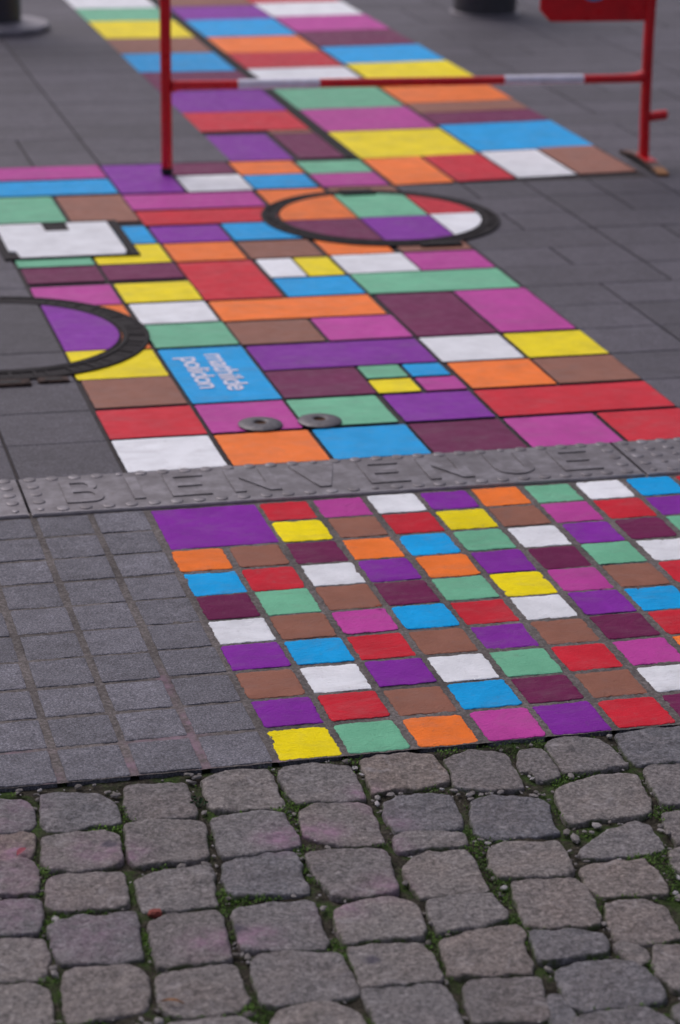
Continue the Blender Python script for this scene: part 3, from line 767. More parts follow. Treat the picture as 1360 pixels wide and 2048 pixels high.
def strip_panel(u0, u1, label):
    x0, x1, y0, y1 = u0*S, u1*S, 2.6735*S, 2.8075*S
    root = empty('steel_plate', ((x0+x1)/2, (y0+y1)/2, 0))
    lx, ly = root.location.x, root.location.y
    bm = bmesh.new()
    prof = [(y0, -.03), (y0+.006, .0006), (y0+.0062, ZT-.0006), (y0+.0090, ZT-.0004), (y1-.004, ZT), (y1-.001, ZT-.001), (y1, -.004), (y1, -.03)]
    A = [bm.verts.new((x0-lx, y-ly, z)) for y, z in prof]; B = [bm.verts.new((x1-lx, y-ly, z)) for y, z in prof]
    for i in range(len(prof)-1): bm.faces.new((A[i], B[i], B[i+1], A[i+1]))
    bm.faces.new(A); bm.faces.new(B)
    bm_obj('plate', bm, M['steel'], root, angle=60)
    bm = bmesh.new(); box_bm(bm, x0-lx, x1-lx, y0-ly, y0+.0058-ly, -.03, ZT+.0016)
    bmesh.ops.bevel(bm, geom=[e for e in bm.edges if min(v.co.z for v in e.verts) > 0], offset=.0019, segments=3, affect='EDGES')
    bm_obj('edge_bar', bm, M['edge'], root, angle=50)
    return root, lx, ly
STUD = {}
def studs(root, lx, ly, pts):
    for x, y, r in pts:
        if r not in STUD:
            bm = bmesh.new()
            rings = lathe_bm(bm, [(r, -.002), (r*.99, .0003), (r*.93, .0010), (r*.75, .0015), (r*.4, .0018), (r*.05, .0019)], 24); bm.faces.new(rings[-1])
            o = bm_obj('stud', bm, M['steel'], root, (x-lx, y-ly, ZT), angle=70); STUD[r] = o.data
        else: link('stud', STUD[r], None, root, (x-lx, y-ly, ZT))
mid, lx, ly = strip_panel(.3432, 1.1335, '')
tag(mid, 'long grey steel plate with raised letters reading BIENVENUE between two rows of studs', 'metal plate', 'steel threshold plates')
pts = []
n = 28
for i in range(n):
    x = (.357+(.7635/(n-1))*i)*S
    if i < n: pts.append((x, 2.8005*S, (.0073 if i == 4 else .0124) if i % 9 != 4 else .0075))
for i in range(n-1):
    x = (.383+(.7325/(n-2))*i)*S
    pts.append((x, 2.6905*S, .0075 if i == 14 else .0124))
for v in (2.774, 2.747, 2.719): pts.append((.3575*S, v*S, .0124)); pts.append((1.120*S, v*S, .0124))
pts.append((.356*S, 2.6925*S, .007))
studs(mid, lx, ly, pts)
for ch, a, b in (('B', .391, .4395), ('I', .4745, .488), ('E', .5225, .572), ('N', .6015, .6605), ('V', .688, .7465), ('E', .7775, .829), ('N', .856, .914), ('U', .949, 1.002), ('E', 1.037, 1.089)):
    letter(ch, a*S-lx, b*S-lx, 2.7065*S-ly, 2.7865*S-ly, ZT, mid)
for a, b, lab, sgn in ((-.45, .3395, 'studded grey steel plate at the left edge, beside the BIENVENUE plate', -1), (1.1375, 1.93, 'studded grey steel plate at the right edge, beside the BIENVENUE plate', 1)):
    o, lx, ly = strip_panel(a, b, lab); tag(o, lab, 'metal plate', 'steel threshold plates')
    pts = []
    e = b-.0145 if sgn < 0 else a+.0145
    for k in range(6):
        for q, v in enumerate((2.8005, 2.774, 2.747, 2.719, 2.6905)):
            if k >= 3 and 0 < q < 4 and (k+q) % 2: continue
            rr = .0072 if (k+q) % 7 == 4 else .0124
            pts.append(((e+sgn*.027*k)*S, v*S, rr))
    studs(o, lx, ly, pts)

# ------------------------------------------------------------------ manholes
def clip(poly, a, b, c):          # keep a*x+b*y<=c
    out = []
    for i in range(len(poly)):
        p, q = poly[i], poly[(i+1) % len(poly)]
        dp, dq = a*p[0]+b*p[1]-c, a*q[0]+b*q[1]-c
        if dp <= 0: out.append(p)
        if dp*dq < 0:
            t = dp/(dp-dq); out.append((p[0]+(q[0]-p[0])*t, p[1]+(q[1]-p[1])*t))
    return out
def piece(r, u0, u1, v0, v1, cu, cv, ang=0):
    P = [(r*math.cos(2*math.pi*i/96), r*math.sin(2*math.pi*i/96)) for i in range(96)]
    P = clip(P, 1, 0, (u1-cu)*S); P = clip(P, -1, 0, -(u0-cu)*S); P = clip(P, 0, 1, (v1-cv)*S); P = clip(P, 0, -1, -(v0-cv)*S)
    return P
def manhole(cu, cv, ro, rc, pieces, label, keys, ribs):
    root = empty('manhole_cover', (cu*S, cv*S, .0018)); tag(root, label, 'manhole cover', 'round manhole covers')
    ro *= S; rc *= S
    bm = bmesh.new()
    lathe_bm(bm, [(ro, -.03), (ro, .0015), (ro-.003, .003), (ro-.010, .003), (ro-.0115, .0005), (rc+.018, .0005), (rc+.0165, .0035), (rc+.006, .0035), (rc+.0045, .002), (rc+.0035, -.02)], 128)
    for i in range(ribs):
        if math.sin(i*7.31) > .86: continue
        a = 2*math.pi*(i+.5)/ribs; r0, r1 = rc+.0185, ro-.012; w = .0042
        d = Vector((math.cos(a), math.sin(a))); t = Vector((-d.y, d.x))
        q = [d*r0-t*w, d*r1-t*w*1.15, d*r1+t*w*1.15, d*r0+t*w]
        vb = [bm.verts.new((p.x, p.y, -.001)) for p in q]; vt = [bm.verts.new((p.x, p.y, .0022+.0009*math.sin(i*3.7))) for p in q]
        bm.faces.new(vt)
        for k in range(4): bm.faces.new((vb[k], vb[(k+1) % 4], vt[(k+1) % 4], vt[k]))
    bm_obj('frame', bm, M['iron'], root, angle=35)
    cov = bmesh.new(); rg = lathe_bm(cov, [(rc+.002, -.02), (rc+.002, .0022), (rc+.0005, .003), (rc-.003, .0032), (rc-.004, .0005)], 128); cov.faces.new(rg[-1])
    cov = bm_obj('cover', cov, M['iron'], root, angle=35)
    for c, u0, u1, v0, v1 in pieces:
        P = piece(rc-.0042, u0, u1, v0, v1, cu, cv)
        mt = M['slab'] if c == 'grey' else PM[(c, False)]
        extrude_poly('inlay', P, -.004, .0034, mt, cov, .0008)
    for kx, ky, kw, kh, kz in keys:          # lifting slots
        bm = bmesh.new(); box_bm(bm, kx-kw, kx+kw, ky-kh, ky+kh, -.004, kz)
        bmesh.ops.bevel(bm, geom=bm.edges[:], offset=.003, segments=2, affect='EDGES')
        k_ = bm_obj('lifting_lug', bm, M['rusty' if ky < -.36 else 'iron'], root, angle=35)
        bm = bmesh.new(); box_bm(bm, kx-kw*.5, kx+kw*.5, ky-kh*.45, ky+kh*.45, kz-.002, kz+.0006); bm_obj('slot', bm, M['black'], k_, sm=False)
    return root
manhole(1.187, 4.131, .2215, .1895,
        [('orange', .9, 1.1415, 4.124, 4.4), ('mint', 1.1455, 1.2785, 4.126, 4.4), ('red', 1.2825, 1.5, 4.135, 4.4),
         ('maroon', .9, 1.1415, 3.8, 4.120), ('purple', 1.1455, 1.2785, 3.8, 4.122), ('white', 1.2825, 1.5, 3.8, 4.131)],
        'round manhole cover with orange, mint, red, maroon, purple and white inlays in a black frame',
        [(.010, .297, .052, .028, .011), (.075, -.350, .060, .016, .006)], 84)
manhole(.399, 3.457, .2275, .184,
        [('grey', .1, .3445, 3.3545, 3.8), ('grey', .3475, .480, 3.3545, 3.8), ('grey', .1, .3445, 3.1, 3.3515), ('grey', .3475, .480, 3.1, 3.3515),
         ('purple', .485, .8, 3.355, 3.8), ('yellow', .485, .8, 3.1, 3.351)],
        'round manhole cover at the left edge, grey stone with one purple and yellow painted side',
        [(-.02, .262, .035, .015, .005), (-.13, -.376, .045, .022, .004), (-.02, -.374, .045, .022, .004), (.075, -.366, .035, .018, .0035)], 72)

# rectangular hatch
hr = empty('access_hatch', (.583*S, 4.048*S, .0022)); tag(hr, 'rectangular access hatch with white painted lid in a black iron frame', 'hatch')
hx, hy = hr.location.x, hr.location.y
X0, X1, Y0, Y1 = .466*S-hx, .699*S-hx, 3.919*S-hy, 4.176*S-hy
bm = bmesh.new()
for a, b, c, d in ((X0, X0+.020, Y0, Y1), (X1-.024, X1, Y0, Y1), (X0+.020, X1-.024, Y1-.016, Y1), (X0+.020, X1-.024, Y0, Y0+.007)):
    box_bm(bm, a, b, c, d, -.02, .003)
bm_obj('frame', bm, M['iron'], hr, sm=False)
a0, a1, b0, b1 = X0+.021, X1-.025, Y0+.008, Y1-.017
nx = .024; ny = .075
gx0, gx1 = .562*S-hx, .606*S-hx; gy = 4.108*S-hy
lid_pts = [(a0+nx, b0), (a1-.012, b0), (a1-.012, b0+.02), (a1-.004, b0+.04), (a1-.004, b1), (gx1, b1), (gx1, gy), (gx0, gy), (gx0, b1), (a0, b1), (a0, b0+ny), (a0+nx*.8, b0+ny*.9)]
extrude_poly('lid_bed', [(a0, b0), (a1, b0), (a1, b1), (a0, b1)], -.02, -.001, M['iron'], hr)
extrude_poly('lid', lid_pts, -.0006, .0034, PM[('white', False)], hr, .0012)
bm = bmesh.new(); box_bm(bm, gx0+.006, gx1-.006, gy+.008, b1-.004, -.001, .0022); bm_obj('handle', bm, M['iron'], hr, sm=False)

# slot between the painted stripes
bm = bmesh.new(); box_bm(bm, 1.2645*S, 1.2725*S, 4.664*S, 7.1*S, -.02, .0016); box_bm(bm, 1.2795*S, 1.2875*S, 4.664*S, 7.1*S, -.02, .0016); box_bm(bm, 1.2730*S, 1.2790*S, 4.665*S, 7.1*S, -.02, -.004)
o = bm_obj('slot_drain', bm, M['black'], sm=False); tag(o, 'narrow black slot drain running back between the painted stripes', 'drain')

# ------------------------------------------------------------------ the two metal discs on the slabs
def disc(x, y, label):
    root = empty('metal_disc', (x, y, .0)); tag(root, label, 'metal disc', 'round metal discs beside the blue painted tile')
    bm = bmesh.new()
    lathe_bm(bm, [(.0128, .001), (.0128, .0066), (.0145, .0082), (.020, .0088), (.034, .0074), (.0450, .0052), (.0468, .0038), (.0462, .0005)], 64)
    bm_obj('body', bm, M['disc'], root, angle=50)
    bm = bmesh.new(); rg = lathe_bm(bm, [(.0130, .0062), (.0120, .0050), (.0100, .0025), (.006, .0018), (.0005, .0016)], 32); bm.faces.new(rg[-1])
    bm_obj('socket', bm, M['rust'], root)
    return root
disc(.6925*S, 2.968*S, 'round grey metal disc with rusty centre hole on the pink painted tile')
disc(.7755*S, 2.968*S, 'round grey metal disc with rusty centre hole on the mint green painted tile')

# ------------------------------------------------------------------ cobbles
STA = [(0.334, 2.861, .02, 1.0), (0.446, 2.837, .04, .5), (0.494, 2.819, .02, .5), (0.694, 2.823, .03, .9), (0.730, 2.832, .02, .5), (0.755, 2.837, .03, .4),
       (0.85, 2.933, .025, .5), (0.832, 2.921, .02, .5), (0.867, 2.836, .03, .35), (0.846, 2.765, .02, .6), (0.802, 2.658, .03, .6), (0.726, 2.617, .03, .5),
       (0.609, 2.573, .025, .7), (.57, 2.57, .025, .5), (0.529, 2.566, .03, .45), (0.398, 2.62, .05, .35), (0.308, 2.714, .05, .4), (0.363, 3.005, .03, .35), (0.766, 2.827, .02, .5), (0.841, 2.888, .02, .4),
       (.33, 2.80, .04, .35), (.31, 2.95, .04, .45)]
BLO = [(0.462, 2.853, .011), (0.734, 2.487, .010), (.58, 2.60, .012)]
def soft(p):
    for r_ in (.11, .25):
        q = []
        for i in range(len(p)):
            a, b = p[i], p[(i+1) % len(p)]
            q += [(a[0]*(1-r_)+b[0]*r_, a[1]*(1-r_)+b[1]*r_), (a[0]*r_+b[0]*(1-r_), a[1]*r_+b[1]*(1-r_))]
        p = q
    return p
def cobble_mesh(poly, sd_, zt):
    p = resample(soft(poly), .0050)
    cx = sum(q[0] for q in p)/len(p); cy = sum(q[1] for q in p)/len(p)
    out = []
    for x, y in p:
        k = 1.5*.0020*noise.noise(Vector((x*45, y*45, sd_))) + .0020*noise.noise(Vector((x*140, y*140, sd_+5)))
        d = Vector((x-cx, y-cy)).normalized(); out.append((x+d.x*(k+.0044), y+d.y*(k+.0044)))
    def top(x, y, t):
        z = .0024*noise.noise(Vector((x*15, y*15, sd_*1.3))) - .0030*abs(noise.noise(Vector((x*30, y*30, sd_*2)))) + .0022*noise.noise(Vector((x*48, y*48, sd_))) + .0011*noise.noise(Vector((x*130, y*130, sd_)))
        return z
    tilt = (random.uniform(-.02, .02), random.uniform(-.02, .02))
    tf = lambda x, y, t: top(x, y, t) + tilt[0]*(x-cx) + tilt[1]*(y-cy)
    prof = [('m', 0, -.045), ('m', -.0006, -.011), ('m', .0002, -.0040), ('m', .0012, -.0016), ('m', .0028, -.0004), ('m', .0055, 0), ('m', .010, 0), ('f', .36, .0001), ('f', .46, .0001), ('f', .56, .0001), ('f', .67, .0001), ('f', .78, .0001), ('f', .9, .0001)]
    me, loc = stone_mesh('cobblestone', out, prof, tf)
    rim = []; st = []; bl = []; n = len(out)
    for i, v in enumerate(me.vertices):
        rim.append(1.0 if i < 3*n else (.5 if i < 4*n else 0))
        x, y = v.co.x+loc[0], v.co.y+loc[1]
        st.append(min(.8, sum(a*math.exp(-((x-sx)**2+(y-sy)**2)/(r*r)) for sx, sy, r, a in STA)))
        bl.append(min(.9, sum(1.3*math.exp(-(((x-sx)/r)**2+((y-sy)/r)**2)**2) for sx, sy, r in BLO)))
    for nm, vals in (('rim', rim), ('stain', st), ('blot', bl)):
        at = me.attributes.new(nm, 'FLOAT', 'POINT'); at.data.foreach_set('value', vals)
    return me, (loc[0], loc[1], zt)
COBBLES = sorted(COBBLES, key=lambda t: (t[0], sum(p[0] for p in t[1])/len(t[1])))
cnt = {}
LOOK = {}
for i, (row, poly) in enumerate(COBBLES):
    me, loc = cobble_mesh(poly, i+1.5, -.0022+random.uniform(-.0016, .0016))
    o = link('cobblestone', me, M['cobble'], None, loc)
    k = cnt.get(row, 0); cnt[row] = k+1
    xs = [p[0] for p in poly]; ys = [p[1] for p in poly]
    ar = (max(xs)-min(xs))*(max(ys)-min(ys))
    sx = 'small ' if ar < .0062 else ''
    stv = max((math.exp(-((sum(xs)/len(xs)-a)**2+(sum(ys)/len(ys)-b)**2)/.0025)*s_ for a, b, _, s_ in STA), default=0)
    ad = 'pink-stained' if stv > .3 else 'plain'
    tag(o, '%s%s rough grey cobblestone, %s from left in the %s cobble row below the paving' % (sx, ad, ORD[k], ORD['abcdefg'.index(row)]), 'cobblestone', 'cobblestones along the edge of the paving')

# further cobbles of the same road beyond the frame, one structure mesh
inside = np.zeros((700, 700), bool)      # 2 mm raster from (0.1, 2.0)
def raster(poly, grow=0):
    P = np.array(poly); c = P.mean(0); P = c+(P-c)*(1+grow)
    x0, y0 = P.min(0); x1, y1 = P.max(0)
    i0, i1 = max(0, int((x0-.1)/.002)), min(699, int((x1-.1)/.002)+1); j0, j1 = max(0, int((y0-2.0)/.002)), min(699, int((y1-2.0)/.002)+1)
    if i1 <= i0 or j1 <= j0: return
    X, Y = np.meshgrid(.1+np.arange(i0, i1)*.002, 2.0+np.arange(j0, j1)*.002)
    ins = np.zeros(X.shape, bool); n = len(P)
    for a in range(n):
        xa, ya = P[a]; xb, yb = P[(a+1) % n]
        if ya == yb: continue
        cond = ((ya > Y) != (yb > Y)) & (X < (xb-xa)*(Y-ya)/(yb-ya)+xa); ins ^= cond
    inside[j0:j1, i0:i1] |= ins
for row, poly in COBBLES: raster(soft(poly), .085)
def deep(x, y):
    i, j = int((x-.1)/.002), int((y-2.0)/.002)
    return 3 < i < 696 and 3 < j < 696 and inside[j-2:j+3, i-2:i+3].all()
def bed(x, y):
    z = min(-.0045, -.0105 + .0055*noise.noise(Vector((x*22, y*22, 3))) + .003*noise.noise(Vector((x*90, y*90, 8))))
    e = (EDGE+.004-y)/.022
    if 0 <= e < 1: z = max(z, -.0075+.002*noise.noise(Vector((x*60, y*60, 2))))
    return z
sheet('earth_bed', -.2, 2.3, 1.9, EDGE+.03, .006, lambda x, y: -.03 if deep(x, y) else bed(x, y), M['earth'])
bm = bmesh.new(); rr = random.Random(3)
for jy in range(9):
    for ix in range(19):
        cx, cy = -.16+ix*.124+jy*.0, 2.965-jy*.122
        cx += rr.uniform(-.006, .006); cy += rr.uniform(-.006, .006)
        i, j = int((cx-.1)/.002), int((cy-2.0)/.002)
        blk = inside[max(0, j-32):max(0, j+32), max(0, i-32):max(0, i+32)] if (-30 < i < 730 and -30 < j < 730) else np.zeros((1, 1), bool)
        if blk.size and blk.any(): continue
        if .28 < cx < 1.36 and cy > 2.26: continue
        w_, h_ = rr.uniform(.050, .055), rr.uniform(.048, .055)
        q = smooth_poly([(cx+sx*w_+rr.uniform(-.006, .006), cy+sy*h_+rr.uniform(-.006, .006)) for sx, sy in ((-1, -1), (1, -1), (1, 1), (-1, 1))], 3)
        rings = []
        for ins_, z in ((0, -.045), (0, -.014), (.004, -.007), (.012, -.005), (.03, -.004)):
            rings.append([bm.verts.new((cx+(x-cx)*(1-ins_/.05), cy+(y-cy)*(1-ins_/.05), z+.002*noise.noise(Vector((x*20, y*20, 1))))) for x, y in q])
        for A, B in zip(rings, rings[1:]):
            for a in range(len(A)): bm.faces.new((A[a], A[(a+1) % len(A)], B[(a+1) % len(A)], B[a]))
        bm.faces.new(rings[-1])
if bm.verts: tag(bm_obj('cobbled_road', bm, M['cobble'], angle=60), kind='structure')
else: bm.free()

# ------------------------------------------------------------------ moss and stone chips in the joints
def is_gap(x, y):
    if y > EDGE-.006: return False
    i, j = int((x-.1)/.002), int((y-2.0)/.002)
    return 0 <= i < 700 and 0 <= j < 700 and not inside[j, i]
def clearance(x, y):
    i, j = int((x-.1)/.002), int((y-2.0)/.002)
    for k in range(1, 9):
        if inside[max(0, j-k):j+k+1, max(0, i-k):i+k+1].any(): return k*.002
    return .018
rm = random.Random(11); vs = []; fs = []; tone = []
tries = 0
while len(fs) < 26000 and tries < 900000:
    tries += 1
    x, y = rm.uniform(.24, 1.45), rm.uniform(2.2, EDGE-.004)
    if not is_gap(x, y): continue
    d = noise.noise(Vector((x*9, y*9, 6))) + .5*noise.noise(Vector((x*30, y*30, 7)))
    if d < rm.uniform(.0, .30): continue
    z = bed(x, y) + rm.uniform(0, .007)
    h = rm.uniform(.0009, .0022); a = rm.uniform(0, 6.28); tl = rm.uniform(.2, 1.3)
    u = Vector((math.cos(a), math.sin(a), 0))*h; v = Vector((-math.sin(a)*math.cos(tl), math.cos(a)*math.cos(tl), math.sin(tl)))*h*rm.uniform(1, 2)
    p = Vector((x, y, z)); b = len(vs)
    vs += [tuple(p-u*.5), tuple(p+u*.5), tuple(p+u*.4+v), tuple(p-u*.4+v)]
    fs.append((b, b+1, b+2, b+3)); t = min(1, max(0, .45+.5*noise.noise(Vector((x*14, y*14, 9)))+rm.uniform(-.2, .25))); tone += [t]*4
me = bpy.data.meshes.new('moss'); me.from_pydata(vs, [], fs)
at = me.attributes.new('tone', 'FLOAT', 'POINT'); at.data.foreach_set('value', tone)
tag(link('moss', me, M['moss']), 'green moss growing in the joints between the cobbles', 'moss', kind='stuff')

ico = bmesh.new(); bmesh.ops.create_icosphere(ico, subdivisions=1, radius=1); ico.verts.ensure_lookup_table()
iv = [v.co.copy() for v in ico.verts]; ifc = [[v.index for v in f.verts] for f in ico.faces]; ico.free()
vs = []; fs = []; tone = []; made = 0; tries = 0
while made < 1300 and tries < 90000:
    tries += 1
    x, y = rm.uniform(.24, 1.45), rm.uniform(2.2, EDGE-.006)
    if not is_gap(x, y): continue
    c = clearance(x, y)
    dens = noise.noise(Vector((x*8+5, y*8, 2)))
    if dens < rm.uniform(-.7, .2): continue
    r = min(c*.95, rm.choice((.0018, .0028, .0040, .0055, .0075))*rm.uniform(.8, 1.3)) 
    if r < .001: continue
    rz = rm.uniform(0, 6.28); sx, sy, sz = rm.uniform(.8, 1.5), rm.uniform(.6, 1.0), rm.uniform(.35, .6)
    b = len(vs); t = min(1, max(0, rm.gauss(.38, .2))); z = bed(x, y)+.0035+r*.25
    for q in iv:
        k = 1+rm.uniform(-.28, .28); X, Y = q.x*sx*r*k, q.y*sy*r*k
        vs.append((x+X*math.cos(rz)-Y*math.sin(rz), y+X*math.sin(rz)+Y*math.cos(rz), z+q.z*sz*r)); tone.append(t)
    fs += [tuple(b+i for i in f) for f in ifc]; made += 1
me = bpy.data.meshes.new('gravel'); me.from_pydata(vs, [], fs)
at = me.attributes.new('tone', 'FLOAT', 'POINT'); at.data.foreach_set('value', tone)
tag(link('gravel', me, M['chips']), 'small pale stone chips lying in the joints between the cobbles', 'gravel', kind='stuff')

# ------------------------------------------------------------------ barrier
PA = Vector((1.342, 7.055, 0)); PB = Vector((2.883, 6.998, 0)); dv = (PB-PA); BL = dv.length
bar = empty('barrier', PA); bar.rotation_euler = (0, 0, math.atan2(dv.y, dv.x))
tag(bar, 'red tubular street barrier with two white reflective sleeves on its lower bar', 'barrier')
rt = .0168
bm = bmesh.new(); tube_bm(bm, [(0, 0, .022), (-.003, 0, .3), (-.010, 0, .93)], rt); bm_obj('post', bm, M['red'], bar)
bm = bmesh.new(); tube_bm(bm, [(0, 0, .001), (0, 0, .01), (0, 0, .020), (0, 0, .024)], [.0155, .0175, .0182, .0175]); bm_obj('end_cap', bm, M['rubber'], bar)
bm = bmesh.new(); tube_bm(bm, [(BL, 0, .016), (BL-.006, 0, .15), (BL-.012, 0, .4), (BL-.010, 0, .93)], rt); bm_obj('post', bm, M['red'], bar)
bm = bmesh.new(); arcp = [(-.010, 0, .931)] + [(-.010+.09*(1-math.cos(R(a))), 0, .93+.09*math.sin(R(a))) for a in range(10, 91, 10)] + [(BL-.010-.09*(1-math.cos(R(a))), 0, .93+.09*math.sin(R(a))) for a in range(90, -1, -10)]
tube_bm(bm, arcp, rt); bm_obj('top_rail', bm, M['red'], bar)
bm = bmesh.new()
tube_bm(bm, [(.014, 0, .272), (.03, 0, .2735), (.06, 0, .275), (.2, 0, .275), (BL-.12, 0, .275), (BL-.05, 0, .2765), (BL-.02, 0, .282)], [.021, .016, .0142, .0135, .0135, .0145, .019]); bm_obj('crossbar', bm, M['red'], bar)
for a, b in ((.141, .306), (.689, .857)):
    bm = bmesh.new(); tube_bm(bm, [(a*BL, 0, .275), (a*BL+.001, 0, .275), (b*BL-.001, 0, .275), (b*BL, 0, .275)], [.0140, .0152, .0152, .0140], 24); bm_obj('reflective_sleeve', bm, M['sleeve'], bar)
bm = bmesh.new(); tube_bm(bm, [(BL+.008, 0, .152), (BL+.05, 0, .157), (BL+.064, 0, .158), (BL+.069, 0, .158)], [.0155, .0155, .0150, .009]); bm_obj('hook', bm, M['red'], bar)
bm = bmesh.new()      # sign plate between rail and post
x0, x1, z0, z1, ch = .757*BL, BL-.024, .455, .90, .036
P = [(x0+ch, z0), (x1, z0), (x1, z1), (x0+ch, z1), (x0, z1-ch), (x0, z0+ch)]
fr = [bm.verts.new((x, -.004, z)) for x, z in P]; bk = [bm.verts.new((x, .004, z)) for x, z in P]
bm.faces.new(fr); bm.faces.new(bk[::-1])
for i in range(6): bm.faces.new((fr[i], bk[i], bk[(i+1) % 6], fr[(i+1) % 6]))
bmesh.ops.recalc_face_normals(bm, faces=bm.faces); bmesh.ops.bevel(bm, geom=bm.edges[:], offset=.0015, segments=2, affect='EDGES')
pn = bm_obj('sign_plate', bm, M['red'], bar, sm=False)
def sign_disc(r0, r1, y, mat, parent, name):
    bm = bmesh.new(); A = [bm.verts.new((.869*BL+r0*math.cos(2*math.pi*i/48), y, .572+r0*math.sin(2*math.pi*i/48))) for i in range(48)]
    if r1: 
        B = [bm.verts.new((.869*BL+r1*math.cos(2*math.pi*i/48), y, .572+r1*math.sin(2*math.pi*i/48))) for i in range(48)]
        for i in range(48): bm.faces.new((A[i], A[(i+1) % 48], B[(i+1) % 48], B[i]))
    else: bm.faces.new(A)
    r = bmesh.ops.extrude_face_region(bm, geom=bm.faces[:])
    for v in r['geom']:
        if isinstance(v, bmesh.types.BMVert): v.co.y -= .0012
    return bm_obj(name, bm, mat, parent, sm=False)
em = sign_disc(.054, 0, -.0042, M['signblue'], pn, 'emblem')
sign_disc(.044, .036, -.0056, M['signwhite'], pn, 'emblem_ring')
bm = bmesh.new()      # foot: a flat bar arched over the middle, its near tip bare and ochre
pr = [(-.185, .004), (-.15, .010), (-.07, .019), (0, .022), (.08, .019), (.15, .011), (.185, .004)]
def foot_part(name, seg, mat, lift=0, wd=.019):
    bm = bmesh.new(); A = []
    for y, z in seg:
        A.append([bm.verts.new((BL+sx*wd, y, z+dz+lift)) for sx, dz in ((-1, -.004), (1, -.004), (1, .004), (-1, .004))])
    for p, q in zip(A, A[1:]):
        for k in range(4): bm.faces.new((p[k], p[(k+1) % 4], q[(k+1) % 4], q[k]))
    bm.faces.new(A[0]); bm.faces.new(A[-1]); return bm_obj(name, bm, mat, bar, sm=False)
foot = foot_part('foot', pr, M['footmetal'])
t_ = foot_part('worn_tip', [(-.187, .0042), (-.15, .0105), (-.135, .0122)], M['ochre'], .0015, .0175); t_.parent = foot
t_ = foot_part('weld_plate', [(-.075, .0195), (0, .0235), (.03, .0225)], M['red'], .0015, .0175); t_.parent = foot
bm = bmesh.new(); box_bm(bm, BL-.022, BL+.022, -.18, .18, .0005, .004); bk_ = bm_obj('rubber_pad', bm, M['rubber'], bar, sm=False); bk_.parent = foot

# ------------------------------------------------------------------ bollard and pole at the top of the picture
bl = empty('bollard', (2.192*S, 6.60*S, 0)); tag(bl, 'thick dark grey bollard standing behind the barrier near the red sign plate', 'bollard')
r0 = .092*S
bm = bmesh.new(); lathe_bm(bm, [(r0*1.0, 0), (r0, .012), (r0*.995, .02), (r0*.99, .75), (r0*.985, .80)], 64); bm_obj('body', bm, M['pole'], bl, angle=30)
bm = bmesh.new(); rg = lathe_bm(bm, [(r0*1.04, .80), (r0*1.04, .83), (r0*.9, .86), (r0*.5, .885), (r0*.05, .89)], 64); bm.faces.new(rg[-1]); bm_obj('cap', bm, M['pole'], bl, angle=30)
bm = bmesh.new(); lathe_bm(bm, [(r0*1.10, 0), (r0*1.10, .004), (r0*1.0, .007)], 64); bm_obj('base_ring', bm, M['poleplate'], bl, angle=30)
pl = empty('pole', (.752*S, 6.44*S, 0)); tag(pl, 'dark metal pole standing on a round base plate at the left edge', 'pole')
bm = bmesh.new(); rg = lathe_bm(bm, [(.150*S, .002), (.150*S, .018), (.146*S, .026), (.09*S, .034), (.076*S, .036)], 72); bm_obj('base_plate', bm, M['poleplate'], pl, angle=30)
bm = bmesh.new(); rg = lathe_bm(bm, [(.074*S, .03), (.074*S, .30), (.073*S, 2.6), (.07*S, 2.62)], 48); bm.faces.new(rg[-1]); bm_obj('shaft', bm, M['pole'], pl, angle=30)

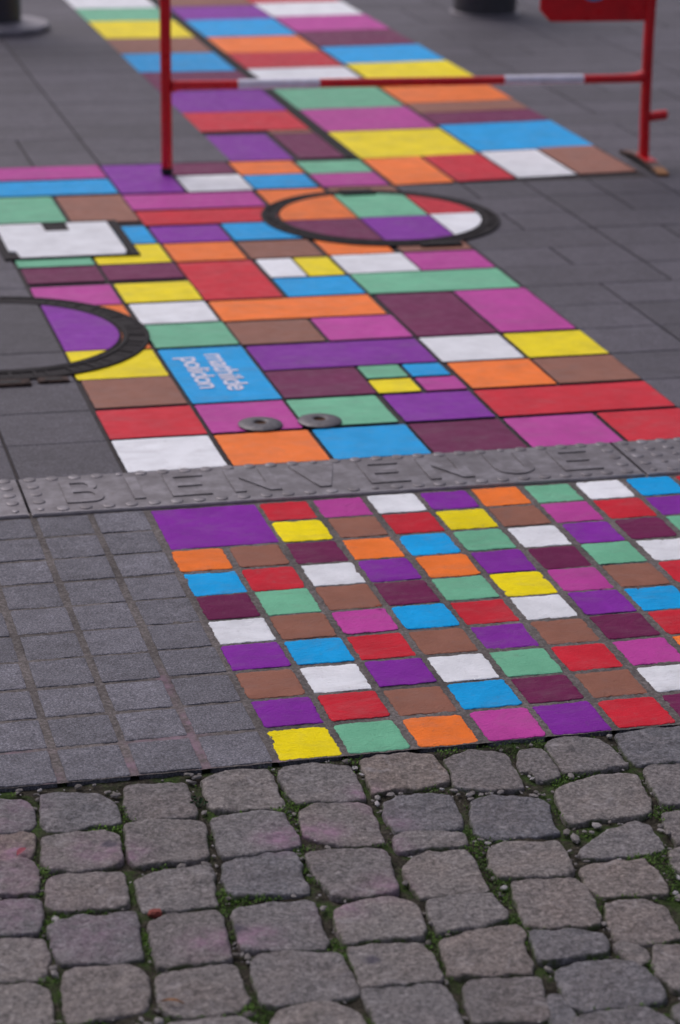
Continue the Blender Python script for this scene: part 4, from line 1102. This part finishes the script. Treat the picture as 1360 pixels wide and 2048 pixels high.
# ------------------------------------------------------------------ small litter
def blob(name, x, y, z, r, mat, label, cat, flatn=.5, sub=2):
    bm = bmesh.new(); bmesh.ops.create_icosphere(bm, subdivisions=sub, radius=1)
    for v in bm.verts:
        k = 1+.45*noise.noise(v.co*1.7+Vector((x*50, y*50, 0))); v.co = Vector((v.co.x*r[0]*k, v.co.y*r[1]*k, v.co.z*r[0]*flatn*k))
    o = bm_obj(name, bm, mat, None, (x, y, z), angle=25); tag(o, label, cat); return o
blob('brick_fragment', .4888, 2.659, -.004, (.010, .009), M['brick'], 'small dark red brick fragment lying in a joint between cobbles', 'brick fragment', .6)
def leaf(name, x, y, z, ln, wd, rot, mat, label, cat):
    bm = bmesh.new(); rows = []
    for i in range(9):
        t = i/8; wv = wd*math.sin(math.pi*min(1, t*1.02))**.8*.5+.0002
        c = Vector((ln*(t-.5), 0, .003*math.sin(t*3.1))); rows.append([bm.verts.new(c+Vector((0, s_*wv, abs(s_)*.0015))) for s_ in (-1, 0, 1)])
    for A, B in zip(rows, rows[1:]):
        for k in range(2): bm.faces.new((A[k], A[k+1], B[k+1], B[k]))
    r = bmesh.ops.solidify(bm, geom=bm.faces[:], thickness=.0004)
    o = bm_obj(name, bm, mat, None, (x, y, z), angle=60); o.rotation_euler = (0, 0, rot); tag(o, label, cat); return o
leaf('petal', .341, 2.851, .0005, .024, .009, .9, M['petal'], 'small pinkish red petal lying on a cobblestone at the left edge', 'petal')
leaf('leaf', 1.0471, 3.5818, .004, .010, .006, -.3, M['leafy'], 'tiny orange leaf scrap at the back edge of a pink painted sett', 'leaf')
leaf('straw_piece', .470, 2.440, -.001, .028, .005, -.4, M['ochre'], 'short straw coloured twig lying across a cobble joint near the bottom edge', 'twig')
cl = empty('clover', (.6061, 2.9534, -.012)); tag(cl, 'small green clover sprout growing in a joint between front row cobbles', 'plant')
for k in range(7):
    a = k*2.4; r = .003+.0018*k
    bm = bmesh.new(); tube_bm(bm, [(0, 0, 0), (r*.6*math.cos(a), r*.6*math.sin(a), .006), (r*math.cos(a), r*math.sin(a), .010)], .0004, 6); st_ = bm_obj('stem', bm, M['clover'], cl)
    bm = bmesh.new(); c = Vector((r*math.cos(a), r*math.sin(a), .0105)); vv = [bm.verts.new(c+Vector((.0032*math.cos(t*.785), .0032*math.sin(t*.785), .0006*(t % 2)))) for t in range(8)]; bm.faces.new(vv)
    bmesh.ops.solidify(bm, geom=bm.faces[:], thickness=.0003); bm_obj('leaflet', bm, M['clover'], cl, sm=False)
